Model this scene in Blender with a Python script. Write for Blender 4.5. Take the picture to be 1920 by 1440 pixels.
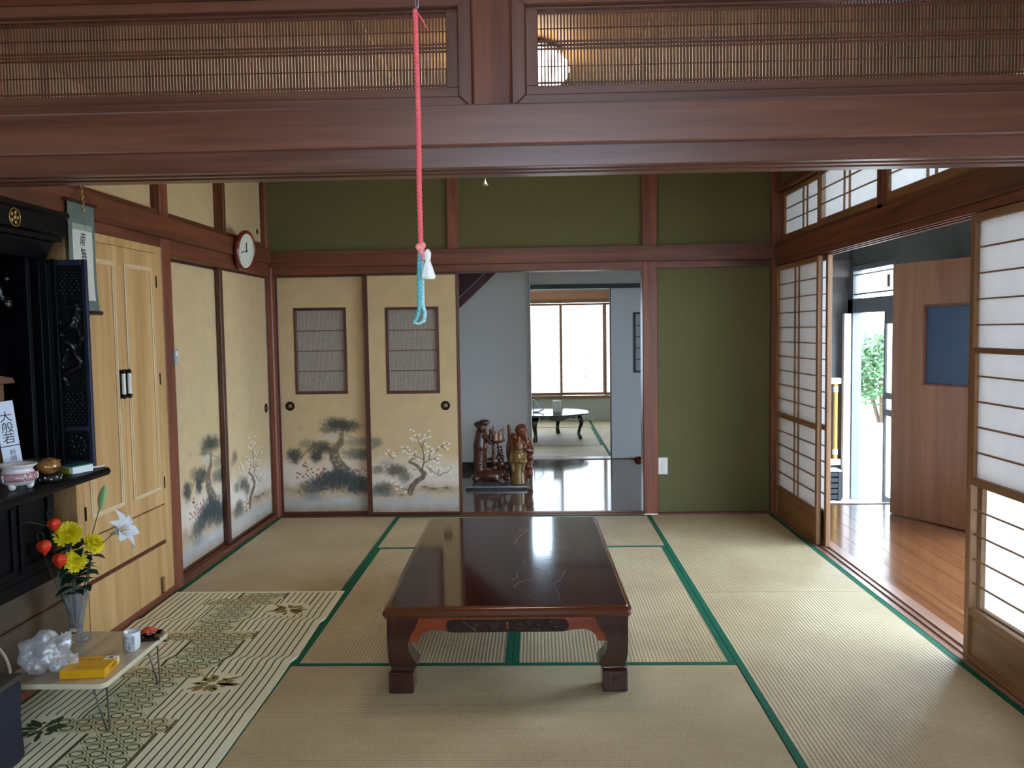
import bpy, bmesh, math, random
import numpy as np
from mathutils import Vector, Matrix, Euler

random.seed(7)
rng = np.random.RandomState(11)
S = bpy.context.scene
COL = S.collection
PI = math.pi
for o in list(bpy.data.objects):
    bpy.data.objects.remove(o)

# ------------------------------------------------------------------ camera
def look_axes(yaw, pitch, roll):
    cy, sy, cp, sp = math.cos(yaw), math.sin(yaw), math.cos(pitch), math.sin(pitch)
    f = Vector((sy * cp, cy * cp, sp)); r = Vector((cy, -sy, 0)); u = r.cross(f)
    c, s = math.cos(roll), math.sin(roll)
    return c * r + s * u, -s * r + c * u, f
cam = bpy.data.cameras.new('camera')
cam.sensor_width = 36.0
cam.lens = 1565.2 / 1920 * 36.0
cam.clip_start = 0.02
co = bpy.data.objects.new('camera', cam)
COL.objects.link(co)
r_, u_, f_ = look_axes(-0.0296, -0.0633, -0.0152)
co.matrix_world = Matrix(((r_.x, u_.x, -f_.x, 0.1145), (r_.y, u_.y, -f_.y, -2.4104),
                          (r_.z, u_.z, -f_.z, 1.3448), (0, 0, 0, 1)))
S.camera = co

# ------------------------------------------------------------------ sky and exposure
W = bpy.data.worlds.new('overcast_sky'); S.world = W
W.use_nodes = True
bg = W.node_tree.nodes['Background']
bg.inputs[0].default_value = (0.66, 0.82, 1.0, 1)
bg.inputs[1].default_value = 16.2
S.view_settings.view_transform = 'Standard'
S.view_settings.look = 'None'
S.view_settings.gamma = 1.0
S.view_settings.use_curve_mapping = False
S.view_settings.exposure = 0.0
S.cycles.use_denoising = True
S.cycles.diffuse_bounces = 6
S.cycles.glossy_bounces = 4
S.cycles.transmission_bounces = 8
S.cycles.transparent_max_bounces = 12
S.cycles.max_bounces = 12
S.cycles.caustics_reflective = False
S.cycles.caustics_refractive = False
S.cycles.sample_clamp_indirect = 6.0

def portal(name, loc, direction, sx, sy):
    """a sky portal in a window opening: it adds no light, it only guides sampling of the sky"""
    l = bpy.data.lights.new(name, 'AREA'); l.shape = 'RECTANGLE'; l.size = sx; l.size_y = sy
    l.cycles.is_portal = True
    o = bpy.data.objects.new(name, l); COL.objects.link(o)
    o.location = loc
    o.rotation_euler = Vector(direction).to_track_quat('-Z', 'Y').to_euler()
    return o
portal('sky_portal', (3.06, -0.45, 1.15), (-1, 0, 0), 2.3, 6.4)
portal('sky_portal', (3.08, 4.75, 0.85), (-1, 0, 0), 2.2, 1.6)
portal('sky_portal', (0.5, 10.12, 1.06), (0, -1, 0), 2.7, 1.4)
portal('sky_portal', (-2.0, 8.3, 1.4), (1, 0, 0), 1.3, 2.0)
portal('sky_portal', (-0.3, 10.12, 2.36), (0, -1, 0), 1.26, 0.66)
portal('sky_portal', (0.275, -4.0, 1.6), (0, 1, 0), 1.35, 1.5)

# ------------------------------------------------------------------ materials
def lin(c):
    return tuple(((x / 255) / 12.92 if x / 255 <= 0.04045 else ((x / 255 + 0.055) / 1.055) ** 2.4) for x in c[:3]) + (1,)
MATS = {}
def base_mat(name):
    m = bpy.data.materials.new(name); m.use_nodes = True
    nt = m.node_tree
    return m, nt, nt.nodes['Principled BSDF']
def plain(name, c, rough=0.6, metal=0.0, var=0.10, scale=25.0, bump=0.0, coat=0.0, spec=0.5, trans=0.0, ior=1.45, alpha=1.0):
    if name in MATS: return MATS[name]
    m, nt, b = base_mat(name)
    N, L = nt.nodes, nt.links
    col = lin(c)
    if var > 0:
        tc = N.new('ShaderNodeTexCoord'); nz = N.new('ShaderNodeTexNoise')
        nz.inputs['Scale'].default_value = scale; nz.inputs['Detail'].default_value = 4
        L.new(tc.outputs['Object'], nz.inputs['Vector'])
        r = N.new('ShaderNodeValToRGB')
        r.color_ramp.elements[0].position = 0.3; r.color_ramp.elements[1].position = 0.7
        r.color_ramp.elements[0].color = tuple(x * (1 - var) for x in col[:3]) + (1,)
        r.color_ramp.elements[1].color = tuple(min(1, x * (1 + var)) for x in col[:3]) + (1,)
        L.new(nz.outputs['Fac'], r.inputs['Fac']); L.new(r.outputs['Color'], b.inputs['Base Color'])
        if bump > 0:
            bp = N.new('ShaderNodeBump'); bp.inputs['Strength'].default_value = bump; bp.inputs['Distance'].default_value = 0.004
            L.new(nz.outputs['Fac'], bp.inputs['Height']); L.new(bp.outputs['Normal'], b.inputs['Normal'])
    else:
        b.inputs['Base Color'].default_value = col
    b.inputs['Roughness'].default_value = rough
    b.inputs['Metallic'].default_value = metal
    b.inputs['Specular IOR Level'].default_value = spec
    b.inputs['Coat Weight'].default_value = coat
    b.inputs['Coat Roughness'].default_value = 0.08
    b.inputs['Transmission Weight'].default_value = trans
    b.inputs['IOR'].default_value = ior
    b.inputs['Alpha'].default_value = alpha
    MATS[name] = m
    return m
def wood(name, c1, c2, axis='z', rough=0.45, grain=26.0, coat=0.0, bump=0.15, stretch=0.05, spec=0.5):
    name = name + '_' + axis
    if name in MATS: return MATS[name]
    m, nt, b = base_mat(name)
    N, L = nt.nodes, nt.links
    tc = N.new('ShaderNodeTexCoord'); mp = N.new('ShaderNodeMapping')
    sc = {'x': (stretch, 1, 1), 'y': (1, stretch, 1), 'z': (1, 1, stretch)}[axis]
    mp.inputs['Scale'].default_value = sc
    oi = N.new('ShaderNodeObjectInfo')
    ml = N.new('ShaderNodeMath'); ml.operation = 'MULTIPLY'; ml.inputs[1].default_value = 7.0
    L.new(oi.outputs['Random'], ml.inputs[0]); L.new(ml.outputs[0], mp.inputs['Location'])
    L.new(tc.outputs['Object'], mp.inputs['Vector'])
    n1 = N.new('ShaderNodeTexNoise'); n1.inputs['Scale'].default_value = grain; n1.inputs['Detail'].default_value = 6; n1.inputs['Distortion'].default_value = 0.6
    n2 = N.new('ShaderNodeTexNoise'); n2.inputs['Scale'].default_value = grain * 6; n2.inputs['Detail'].default_value = 3
    L.new(mp.outputs['Vector'], n1.inputs['Vector']); L.new(mp.outputs['Vector'], n2.inputs['Vector'])
    mx = N.new('ShaderNodeMath'); mx.operation = 'MULTIPLY_ADD'; mx.inputs[1].default_value = 0.35
    L.new(n2.outputs['Fac'], mx.inputs[0]); L.new(n1.outputs['Fac'], mx.inputs[2])
    r = N.new('ShaderNodeValToRGB')
    r.color_ramp.elements[0].position = 0.45; r.color_ramp.elements[1].position = 0.9
    r.color_ramp.elements[0].color = lin(c1); r.color_ramp.elements[1].color = lin(c2)
    L.new(mx.outputs[0], r.inputs['Fac']); L.new(r.outputs['Color'], b.inputs['Base Color'])
    bp = N.new('ShaderNodeBump'); bp.inputs['Strength'].default_value = bump; bp.inputs['Distance'].default_value = 0.001
    L.new(mx.outputs[0], bp.inputs['Height']); L.new(bp.outputs['Normal'], b.inputs['Normal'])
    b.inputs['Roughness'].default_value = rough
    b.inputs['Specular IOR Level'].default_value = spec
    b.inputs['Coat Weight'].default_value = coat
    b.inputs['Coat Roughness'].default_value = 0.06
    MATS[name] = m
    return m
def vcol(name, rough=0.8, scale=9.0, var=0.06):
    """paper whose print is stored in the mesh's own colour attribute"""
    if name in MATS: return MATS[name]
    m, nt, b = base_mat(name)
    N, L = nt.nodes, nt.links
    a = N.new('ShaderNodeAttribute'); a.attribute_name = 'print'
    tc = N.new('ShaderNodeTexCoord'); nz = N.new('ShaderNodeTexNoise'); nz.inputs['Scale'].default_value = scale; nz.inputs['Detail'].default_value = 5
    L.new(tc.outputs['Object'], nz.inputs['Vector'])
    mr = N.new('ShaderNodeMapRange'); mr.inputs[1].default_value = 0.3; mr.inputs[2].default_value = 0.7
    mr.inputs[3].default_value = 1 - var; mr.inputs[4].default_value = 1 + var
    L.new(nz.outputs['Fac'], mr.inputs[0])
    mx = N.new('ShaderNodeVectorMath'); mx.operation = 'SCALE'
    L.new(a.outputs['Color'], mx.inputs[0]); L.new(mr.outputs[0], mx.inputs['Scale'])
    L.new(mx.outputs[0], b.inputs['Base Color'])
    b.inputs['Roughness'].default_value = rough
    b.inputs['Specular IOR Level'].default_value = 0.25
    MATS[name] = m
    return m
def translucent(name, c, mix=0.6, var=0.05):
    if name in MATS: return MATS[name]
    m, nt, b = base_mat(name)
    N, L = nt.nodes, nt.links
    N.remove(b)
    d = N.new('ShaderNodeBsdfDiffuse'); t = N.new('ShaderNodeBsdfTranslucent'); mx = N.new('ShaderNodeMixShader')
    tc = N.new('ShaderNodeTexCoord'); nz = N.new('ShaderNodeTexNoise'); nz.inputs['Scale'].default_value = 14; nz.inputs['Detail'].default_value = 5
    L.new(tc.outputs['Object'], nz.inputs['Vector'])
    r = N.new('ShaderNodeValToRGB'); col = lin(c)
    r.color_ramp.elements[0].color = tuple(x * (1 - var) for x in col[:3]) + (1,)
    r.color_ramp.elements[1].color = tuple(min(1, x * (1 + var)) for x in col[:3]) + (1,)
    L.new(nz.outputs['Fac'], r.inputs['Fac'])
    L.new(r.outputs['Color'], d.inputs['Color']); L.new(r.outputs['Color'], t.inputs['Color'])
    mx.inputs[0].default_value = mix
    L.new(d.outputs[0], mx.inputs[1]); L.new(t.outputs[0], mx.inputs[2])
    L.new(mx.outputs[0], N['Material Output'].inputs['Surface'])
    MATS[name] = m
    return m
def pane_glass(name, tint=(0.96, 0.98, 1.0), gloss=0.08, rough=0.02):
    if name in MATS: return MATS[name]
    m, nt, b = base_mat(name)
    N, L = nt.nodes, nt.links
    N.remove(b)
    t = N.new('ShaderNodeBsdfTransparent'); t.inputs['Color'].default_value = tint + (1,)
    g = N.new('ShaderNodeBsdfGlossy'); g.inputs['Roughness'].default_value = rough
    lw = N.new('ShaderNodeLayerWeight'); lw.inputs['Blend'].default_value = 0.5
    pw = N.new('ShaderNodeMath'); pw.operation = 'POWER'; pw.inputs[1].default_value = 5.0
    L.new(lw.outputs['Facing'], pw.inputs[0])
    fr = N.new('ShaderNodeMath'); fr.operation = 'MULTIPLY_ADD'; fr.inputs[1].default_value = 0.5; fr.inputs[2].default_value = 0.025
    L.new(pw.outputs[0], fr.inputs[0])
    mx = N.new('ShaderNodeMixShader')
    L.new(fr.outputs[0], mx.inputs[0]); L.new(t.outputs[0], mx.inputs[1]); L.new(g.outputs[0], mx.inputs[2])
    L.new(mx.outputs[0], N['Material Output'].inputs['Surface'])
    MATS[name] = m
    return m
def glow(name, c, strength):
    if name in MATS: return MATS[name]
    m, nt, b = base_mat(name)
    b.inputs['Base Color'].default_value = lin(c)
    b.inputs['Emission Color'].default_value = lin(c)
    b.inputs['Emission Strength'].default_value = strength
    MATS[name] = m
    return m
def tatami_mat(name, c1, c2):
    m, nt, b = base_mat(name)
    N, L = nt.nodes, nt.links
    tc = N.new('ShaderNodeTexCoord')
    sx = N.new('ShaderNodeSeparateXYZ'); L.new(tc.outputs['Object'], sx.inputs[0])
    # ribs along the mat's length, 15 mm apart
    k = N.new('ShaderNodeMath'); k.operation = 'MULTIPLY'; k.inputs[1].default_value = 2 * PI / 0.0152
    L.new(sx.outputs['X'], k.inputs[0])
    s = N.new('ShaderNodeMath'); s.operation = 'SINE'; L.new(k.outputs[0], s.inputs[0])
    a = N.new('ShaderNodeMath'); a.operation = 'ABSOLUTE'
    k2 = N.new('ShaderNodeMath'); k2.operation = 'MULTIPLY'; k2.inputs[1].default_value = PI / 0.0152
    L.new(sx.outputs['X'], k2.inputs[0]); s2 = N.new('ShaderNodeMath'); s2.operation = 'SINE'; L.new(k2.outputs[0], s2.inputs[0]); L.new(s2.outputs[0], a.inputs[0])
    mp = N.new('ShaderNodeMapping'); mp.inputs['Scale'].default_value = (1.0, 14, 1)
    L.new(tc.outputs['Object'], mp.inputs['Vector'])
    oi = N.new('ShaderNodeObjectInfo'); L.new(oi.outputs['Random'], mp.inputs['Location'])
    n1 = N.new('ShaderNodeTexNoise'); n1.inputs['Scale'].default_value = 22; n1.inputs['Detail'].default_value = 5
    L.new(mp.outputs['Vector'], n1.inputs['Vector'])
    n2 = N.new('ShaderNodeTexNoise'); n2.inputs['Scale'].default_value = 2.2; n2.inputs['Detail'].default_value = 4
    L.new(tc.outputs['Object'], n2.inputs['Vector'])
    ad = N.new('ShaderNodeMath'); ad.operation = 'ADD'; L.new(n1.outputs['Fac'], ad.inputs[0]); L.new(n2.outputs['Fac'], ad.inputs[1])
    rb = N.new('ShaderNodeMath'); rb.operation = 'MULTIPLY_ADD'; rb.inputs[1].default_value = 0.16
    L.new(a.outputs[0], rb.inputs[0]); L.new(ad.outputs[0], rb.inputs[2])
    r = N.new('ShaderNodeValToRGB'); r.color_ramp.elements[0].position = 0.75; r.color_ramp.elements[1].position = 1.4
    mr = N.new('ShaderNodeMapRange'); mr.inputs[1].default_value = 0.7; mr.inputs[2].default_value = 1.5
    L.new(rb.outputs[0], mr.inputs[0])
    r.color_ramp.elements[0].position = 0.0; r.color_ramp.elements[1].position = 1.0
    r.color_ramp.elements[0].color = lin(c1); r.color_ramp.elements[1].color = lin(c2)
    L.new(mr.outputs[0], r.inputs['Fac']); L.new(r.outputs['Color'], b.inputs['Base Color'])
    bp = N.new('ShaderNodeBump'); bp.inputs['Strength'].default_value = 0.55; bp.inputs['Distance'].default_value = 0.0022
    L.new(a.outputs[0], bp.inputs['Height']); L.new(bp.outputs['Normal'], b.inputs['Normal'])
    b.inputs['Roughness'].default_value = 0.5
    b.inputs['Specular IOR Level'].default_value = 0.45
    MATS[name] = m
    return m

# room woods and finishes
def dark(axis): return wood('brown_timber', (74, 38, 24), (126, 70, 45), axis, 0.42, 18)
def front(axis): return wood('hazed_beam_timber', (88, 48, 34), (134, 84, 64), axis, 0.34, 14, spec=0.75)  # brown timber paled: the haze over the beam is put into its colour
def post(axis='z'): return wood('post_timber', (92, 46, 32), (140, 80, 55), axis, 0.4, 16)
def pale(axis): return wood('pale_cabinet_wood', (176, 134, 82), (208, 168, 114), axis, 0.5, 14)
def shojiw(axis): return wood('shoji_cedar', (112, 76, 48), (160, 116, 76), axis, 0.5, 22)
def frame(axis): return wood('fusuma_frame_lacquer', (62, 32, 22), (92, 52, 36), axis, 0.35, 20)
def black(axis='z'): return wood('black_lacquer', (5, 5, 7), (10, 10, 14), axis, 0.4, 20, coat=0.0, spec=0.15)
PLASTER_G = plain('olive_sand_plaster', (104, 100, 68), 0.95, var=0.10, scale=90, bump=0.2, spec=0.1)
PLASTER_W = plain('white_wallpaper', (220, 216, 211), 0.9, var=0.03, scale=60, bump=0.05, spec=0.2)
PLASTER_D = plain('dark_corridor_plaster', (96, 98, 92), 0.95, var=0.08, scale=60, spec=0.1)
PAPER = translucent('shoji_paper', (242, 240, 239), 0.60)
FROST = translucent('frosted_glass', (226, 220, 214), 0.82, 0.01)
FUS = vcol('fusuma_paper')
GREEN = plain('green_cloth_border', (18, 92, 66), 0.75, var=0.25, scale=160, spec=0.3)
TATAMI = tatami_mat('rush_tatami', (162, 140, 104), (208, 188, 150))
IRON = plain('blackened_metal', (34, 28, 24), 0.4, 0.7, var=0.1)
STEEL = plain('steel', (190, 190, 195), 0.3, 0.9, var=0.03)
BRASS = plain('old_brass', (150, 122, 66), 0.35, 0.85, var=0.15)
WHITEP = plain('white_plastic', (226, 224, 216), 0.4, var=0.02)

# ------------------------------------------------------------------ mesh helpers
class MB:
    def __init__(s): s.v = []; s.f = []
    def add(s, vs, fs):
        n = len(s.v); s.v += [tuple(v) for v in vs]; s.f += [tuple(i + n for i in f) for f in fs]; return s
    def box(s, x0, x1, y0, y1, z0, z1):
        return s.add([(x0, y0, z0), (x1, y0, z0), (x1, y1, z0), (x0, y1, z0), (x0, y0, z1), (x1, y0, z1), (x1, y1, z1), (x0, y1, z1)],
                     [(0, 3, 2, 1), (4, 5, 6, 7), (0, 1, 5, 4), (1, 2, 6, 5), (2, 3, 7, 6), (3, 0, 4, 7)])
    def prism(s, pts, a, b, plane='xz'):
        """outline pts extruded from a to b across the third axis"""
        n = len(pts)
        def P(p, t):
            return {'xz': (p[0], t, p[1]), 'yz': (t, p[0], p[1]), 'xy': (p[0], p[1], t)}[plane]
        vs = [P(p, a) for p in pts] + [P(p, b) for p in pts]
        fs = [tuple(range(n)), tuple(range(2 * n - 1, n - 1, -1))] + [(i, i + n, (i + 1) % n + n, (i + 1) % n) for i in range(n)]
        return s.add(vs, fs)
    def tube(s, pts, r, n=8, closed=False):
        pts = [Vector(p) for p in pts]; m = len(pts)
        rr = r if isinstance(r, (list, tuple)) else [r] * m
        vs = []; up = None
        for i, p in enumerate(pts):
            if closed: t = pts[(i + 1) % m] - pts[i - 1]
            else: t = (pts[min(i + 1, m - 1)] - pts[max(i - 1, 0)])
            t = t.normalized() if t.length > 1e-9 else Vector((0, 0, 1))
            if up is None:
                up = Vector((0, 0, 1)) if abs(t.z) < 0.9 else Vector((1, 0, 0))
            x = t.cross(up)
            if x.length < 1e-6: x = t.orthogonal()
            x.normalize(); y = x.cross(t).normalized(); up = y
            for k in range(n):
                a = 2 * PI * k / n
                vs.append(p + (x * math.cos(a) + y * math.sin(a)) * rr[i])
        fs = []
        for i in range(m if closed else m - 1):
            j = (i + 1) % m
            for k in range(n):
                fs.append((i * n + k, i * n + (k + 1) % n, j * n + (k + 1) % n, j * n + k))
        if not closed:
            fs.append(tuple(range(n - 1, -1, -1))); fs.append(tuple((m - 1) * n + k for k in range(n)))
        return s.add(vs, fs)
    def lathe(s, c, prof, n=24, sx=1.0, sy=1.0, lobes=0, amp=0.0):
        vs = []; m = len(prof)
        for r, z in prof:
            for k in range(n):
                a = 2 * PI * k / n
                q = r * (1 + amp * math.cos(lobes * a)) if lobes else r
                vs.append((c[0] + q * sx * math.cos(a), c[1] + q * sy * math.sin(a), c[2] + z))
        fs = []
        for i in range(m - 1):
            for k in range(n):
                fs.append((i * n + k, i * n + (k + 1) % n, (i + 1) * n + (k + 1) % n, (i + 1) * n + k))
        fs.append(tuple(range(n - 1, -1, -1))); fs.append(tuple((m - 1) * n + k for k in range(n)))
        return s.add(vs, fs)
    def ball(s, c, r, n=12, m=8, rot=None):
        r = r if isinstance(r, (tuple, list)) else (r, r, r)
        R = rot.to_matrix() if rot else Matrix.Identity(3)
        vs = []; fs = []
        for i in range(1, m):
            a = PI * i / m
            for k in range(n):
                b = 2 * PI * k / n
                vs.append(Vector(c) + R @ Vector((r[0] * math.sin(a) * math.cos(b), r[1] * math.sin(a) * math.sin(b), r[2] * math.cos(a))))
        vs.append(Vector(c) + R @ Vector((0, 0, r[2]))); vs.append(Vector(c) + R @ Vector((0, 0, -r[2])))
        T, B = len(vs) - 2, len(vs) - 1
        for i in range(m - 2):
            for k in range(n):
                fs.append((i * n + k, (i + 1) * n + k, (i + 1) * n + (k + 1) % n, i * n + (k + 1) % n))
        for k in range(n):
            fs.append((T, k, (k + 1) % n)); fs.append((B, (m - 2) * n + (k + 1) % n, (m - 2) * n + k))
        return s.add(vs, fs)
    def loft(s, rings, cap=True):
        n = len(rings[0]); vs = [p for r in rings for p in r]; fs = []
        for i in range(len(rings) - 1):
            for k in range(n):
                fs.append((i * n + k, i * n + (k + 1) % n, (i + 1) * n + (k + 1) % n, (i + 1) * n + k))
        if cap:
            fs.append(tuple(range(n - 1, -1, -1))); fs.append(tuple((len(rings) - 1) * n + k for k in range(n)))
        return s.add(vs, fs)
    def xform(s, M):
        s.v = [tuple(M @ Vector(v)) for v in s.v]; return s

OFF = {}
def finish(me, bevel=0.0, smooth=False, seg=1):
    bm = bmesh.new(); bm.from_mesh(me)
    bmesh.ops.recalc_face_normals(bm, faces=bm.faces)
    if bevel > 0:
        es = [e for e in bm.edges if len(e.link_faces) == 2 and e.calc_face_angle(0) > 0.5]
        bmesh.ops.bevel(bm, geom=es, offset=bevel, segments=seg, affect='EDGES', clamp_overlap=True)
    if smooth:
        for f in bm.faces: f.smooth = True
    bm.to_mesh(me); bm.free()
def build(name, mb, mat, parent=None, bevel=0.0, smooth=False, seg=1, sharp=None):
    vs = np.array(mb.v, dtype=float).reshape(-1, 3)
    if parent is not None:
        off = OFF[parent.name]
    else:
        off = Vector(((vs[:, 0].min() + vs[:, 0].max()) / 2, (vs[:, 1].min() + vs[:, 1].max()) / 2, vs[:, 2].min()))
    me = bpy.data.meshes.new(name)
    me.from_pydata((vs - np.array(off)).tolist(), [], mb.f)
    finish(me, bevel, smooth, seg)
    if mat is not None: me.materials.append(mat)
    if smooth and sharp: me.set_sharp_from_angle(angle=sharp)
    o = bpy.data.objects.new(name, me); COL.objects.link(o)
    if parent is not None:
        o.parent = parent
    else:
        o.location = off
    OFF[o.name] = Vector(off)
    return o
def tag(o, label, cat, group=None):
    o['label'] = label; o['category'] = cat
    if group: o['group'] = group
    return o
def thing(name, label, cat, loc=(0, 0, 0), group=None, local=False, rotz=0.0):
    o = bpy.data.objects.new(name, None); COL.objects.link(o)
    o.empty_display_size = 0.05
    o.location = loc; o.rotation_euler = (0, 0, rotz)
    OFF[o.name] = Vector((0, 0, 0)) if (local or rotz) else Vector(loc)
    return tag(o, label, cat, group)
def struct(name, mb, mat, parent=None, bevel=0.002, label=None, **k):
    o = build(name, mb, mat, parent, bevel, **k)
    if parent is None: o['kind'] = 'structure'
    return o
def copy_at(src, loc, parent, name=None):
    c = src.copy(); COL.objects.link(c); c.parent = parent; c.location = loc
    if name: c.name = name
    OFF[c.name] = OFF[src.name]
    return c
NT = [0]
def trim(mb, mat, bevel=0.003, **k):
    NT[0] += 1
    return struct('trim_%d' % NT[0], mb, mat, None, bevel, **k)
def B(*a): return MB().box(*a)
def set_print(o, cols):
    at = o.data.color_attributes.new('print', 'FLOAT_COLOR', 'POINT')
    at.data.foreach_set('color', np.asarray(cols, dtype=np.float32).ravel())
def text_mb(s, size, spacing=1.0):
    cu = bpy.data.curves.new('writing', 'FONT'); cu.body = s; cu.size = size; cu.align_x = 'CENTER'; cu.align_y = 'CENTER'
    cu.space_line = spacing; cu.resolution_u = 2
    ob = bpy.data.objects.new('writing', cu); COL.objects.link(ob)
    me = bpy.data.meshes.new_from_object(ob.evaluated_get(bpy.context.evaluated_depsgraph_get()))
    mb = MB(); mb.v = [tuple(v.co) for v in me.vertices]; mb.f = [tuple(p.vertices) for p in me.polygons]
    bpy.data.objects.remove(ob); bpy.data.meshes.remove(me); bpy.data.curves.remove(cu)
    return mb
def remesh(mb, voxel, smooth_it=4):
    me = bpy.data.meshes.new('tmp'); me.from_pydata(mb.v, [], mb.f)
    ob = bpy.data.objects.new('tmp', me); COL.objects.link(ob)
    md = ob.modifiers.new('r', 'REMESH'); md.mode = 'VOXEL'; md.voxel_size = voxel
    sm = ob.modifiers.new('s', 'SMOOTH'); sm.iterations = smooth_it; sm.factor = 0.5
    m2 = bpy.data.meshes.new_from_object(ob.evaluated_get(bpy.context.evaluated_depsgraph_get()))
    r = MB(); r.v = [tuple(v.co) for v in m2.vertices]; r.f = [tuple(p.vertices) for p in m2.polygons]
    bpy.data.objects.remove(ob); bpy.data.meshes.remove(me); bpy.data.meshes.remove(m2)
    return r
# ================================================================== THE SETTING
CEIL = 2.72
# ---- floors: tatami mats as separate pieces ----
def tatami_floor(name, slab, mats):
    fl = struct(name, B(*slab), plain('subfloor_board', (120, 96, 70), 0.8), None, 0)
    Lm, Wm, T = 1.80, 0.90, 0.055
    proto = {}
    for (cx, cy, ang, L) in mats:
        key = round(L, 2)
        if key not in proto:
            me = B(-Wm / 2 + 0.0012, Wm / 2 - 0.0012, -L / 2 + 0.0012, L / 2 - 0.0012, -T, 0)
            m = build('tatami_mat', me, TATAMI, fl, 0)
            # local mesh, placed by the object's own transform
            m.data.transform(Matrix.Translation(OFF[fl.name]))
            finish(m.data, 0.003)
            bs = []
            for sgn in (-1, 1):
                bm_ = B(min(sgn * (Wm / 2 - 0.0285), sgn * (Wm / 2 - 0.001)), max(sgn * (Wm / 2 - 0.0285), sgn * (Wm / 2 - 0.001)),
                        -L / 2 + 0.001, L / 2 - 0.001, -0.004, 0.0014)
                b = build('border', bm_, GREEN, fl, 0.0006)
                b.data.transform(Matrix.Translation(OFF[fl.name]))
                b.parent = m; bs.append(b)
            proto[key] = (m, bs); first = True
        else:
            m0, bs0 = proto[key]
            m = m0.copy(); COL.objects.link(m); m.parent = fl
            for b0 in bs0:
                b = b0.copy(); COL.objects.link(b); b.parent = m
        m.location = Vector((cx, cy, 0)) - OFF[fl.name]
        m.rotation_euler = (0, 0, ang)
    return fl
H = PI / 2
def eight(y0):
    return [(-1.35, y0 + 2.7, 0, 1.8), (-1.35, y0 + 0.9, 0, 1.8), (1.35, y0 + 2.7, 0, 1.8), (1.35, y0 + 0.9, 0, 1.8),
            (-0.45, y0 + 1.8, 0, 1.8), (0.45, y0 + 1.8, 0, 1.8), (0, y0 + 3.15, H, 1.8), (0, y0 + 0.45, H, 1.8)]
tatami_floor('floor', (-2.6, 1.8, 0.0, 3.6, -0.16, -0.058), eight(0.0))
tatami_floor('floor', (-2.6, 1.8, -3.75, -0.15, -0.16, -0.058), eight(-3.75))
tatami_floor('floor', (-1.85, 1.85, 6.42, 10.0, -0.16, -0.058),
             [(-0.02, 6.87, H, 1.8), (0.432, 8.22, 0, 1.8), (-0.468, 8.22, 0, 1.8), (-0.02, 9.57, H, 1.8), (1.332, 7.32, 0, 1.8), (1.332, 9.12, 0, 1.8), (-1.37, 7.32, 0, 1.8), (-1.37, 9.12, 0, 1.8)])
# corridor boards
PLANK = wood('polished_corridor_board', (98, 58, 34), (142, 90, 54), 'y', 0.16, 10, coat=0.35, bump=0.05)
fl = struct('floor', B(1.945, 3.05, -3.8, 3.92, -0.16, -0.02), plain('subfloor_board', (120, 96, 70), 0.8), None, 0)
n = 9; w = (3.05 - 1.945) / n
p0 = None
for i in range(n):
    if p0 is None:
        p0 = build('floor_board', B(1.945 + 0.0006, 1.945 + w - 0.0006, -3.8, 3.92, -0.02, -0.001), PLANK, fl, 0.0008)
        p0.data.transform(Matrix.Translation((-(1.945 - OFF[fl.name].x), 0, 0))); p0.location.x = 1.945 - OFF[fl.name].x
    else:
        c = p0.copy(); COL.objects.link(c); c.parent = fl; c.location.x = 1.945 + i * w - OFF[fl.name].x
# hall floor: dark polished sheet
HALLF = wood('polished_hall_floor', (92, 80, 70), (118, 104, 92), 'x', 0.10, 6, coat=0.6, bump=0.01)
struct('floor', B(-2.6, 1.93, 3.735, 6.27, -0.16, -0.004), HALLF, None, 0)
struct('floor', B(1.945, 3.12, 3.92, 5.5, -0.36, -0.25), plain('entrance_tile', (205, 203, 198), 0.6, var=0.06, scale=12), None, 0)
# outside
struct('ground', B(3.1, 24, -14, 18, -0.5, -0.42), plain('pale_gravel_ground', (196, 192, 180), 0.9, var=0.15, scale=6), None, 0)
struct('ground', B(-12, 3.0, 10.3, 24, -0.5, -0.42), plain('pale_gravel_ground', (196, 192, 180), 0.9, var=0.15, scale=6), None, 0)

# ---- ceilings: boards with battens ----
CB = wood('cedar_ceiling_board', (136, 94, 54), (180, 134, 84), 'x', 0.6, 9)
def board_ceiling(name, x0, x1, y0, y1, z, nb):
    c = struct(name, B(x0, x1, y0, y1, z + 0.012, z + 0.05), CB, None, 0)
    d = (y1 - y0) / nb
    b0 = s0 = None
    for i in range(nb):
        if b0 is None:
            b0 = build('ceiling_board', B(x0, x1, y0 + 0.002, y0 + d - 0.002, z, z + 0.012), CB, c, 0.001)
        else:
            q = b0.copy(); COL.objects.link(q); q.parent = c; q.location.y = i * d
    nb2 = 7
    for i in range(1, nb2):
        xx = x0 + (x1 - x0) * i / nb2
        if s0 is None:
            s0 = build('batten', B(xx - 0.014, xx + 0.014, y0, y1, z - 0.020, z), CB, c, 0.002); xb = xx
        else:
            q = s0.copy(); COL.objects.link(q); q.parent = c; q.location.x = xx - xb
    return c
board_ceiling('ceiling', -2.6, 1.95, 0.06, 3.62, CEIL, 9)
board_ceiling('ceiling', -2.6, 1.95, -3.85, -0.06, CEIL, 9)
struct('ceiling', B(-2.6, 3.2, 3.72, 6.38, 2.45, 2.5), PLASTER_W, None, 0)
struct('ceiling', B(-2.6, 1.95, 6.30, 10.1, 2.76, 2.8), PLASTER_W, None, 0)
struct('ceiling', B(1.95, 3.12, -3.85, 3.72, 2.42, 2.47), PLASTER_D, None, 0)

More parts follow.
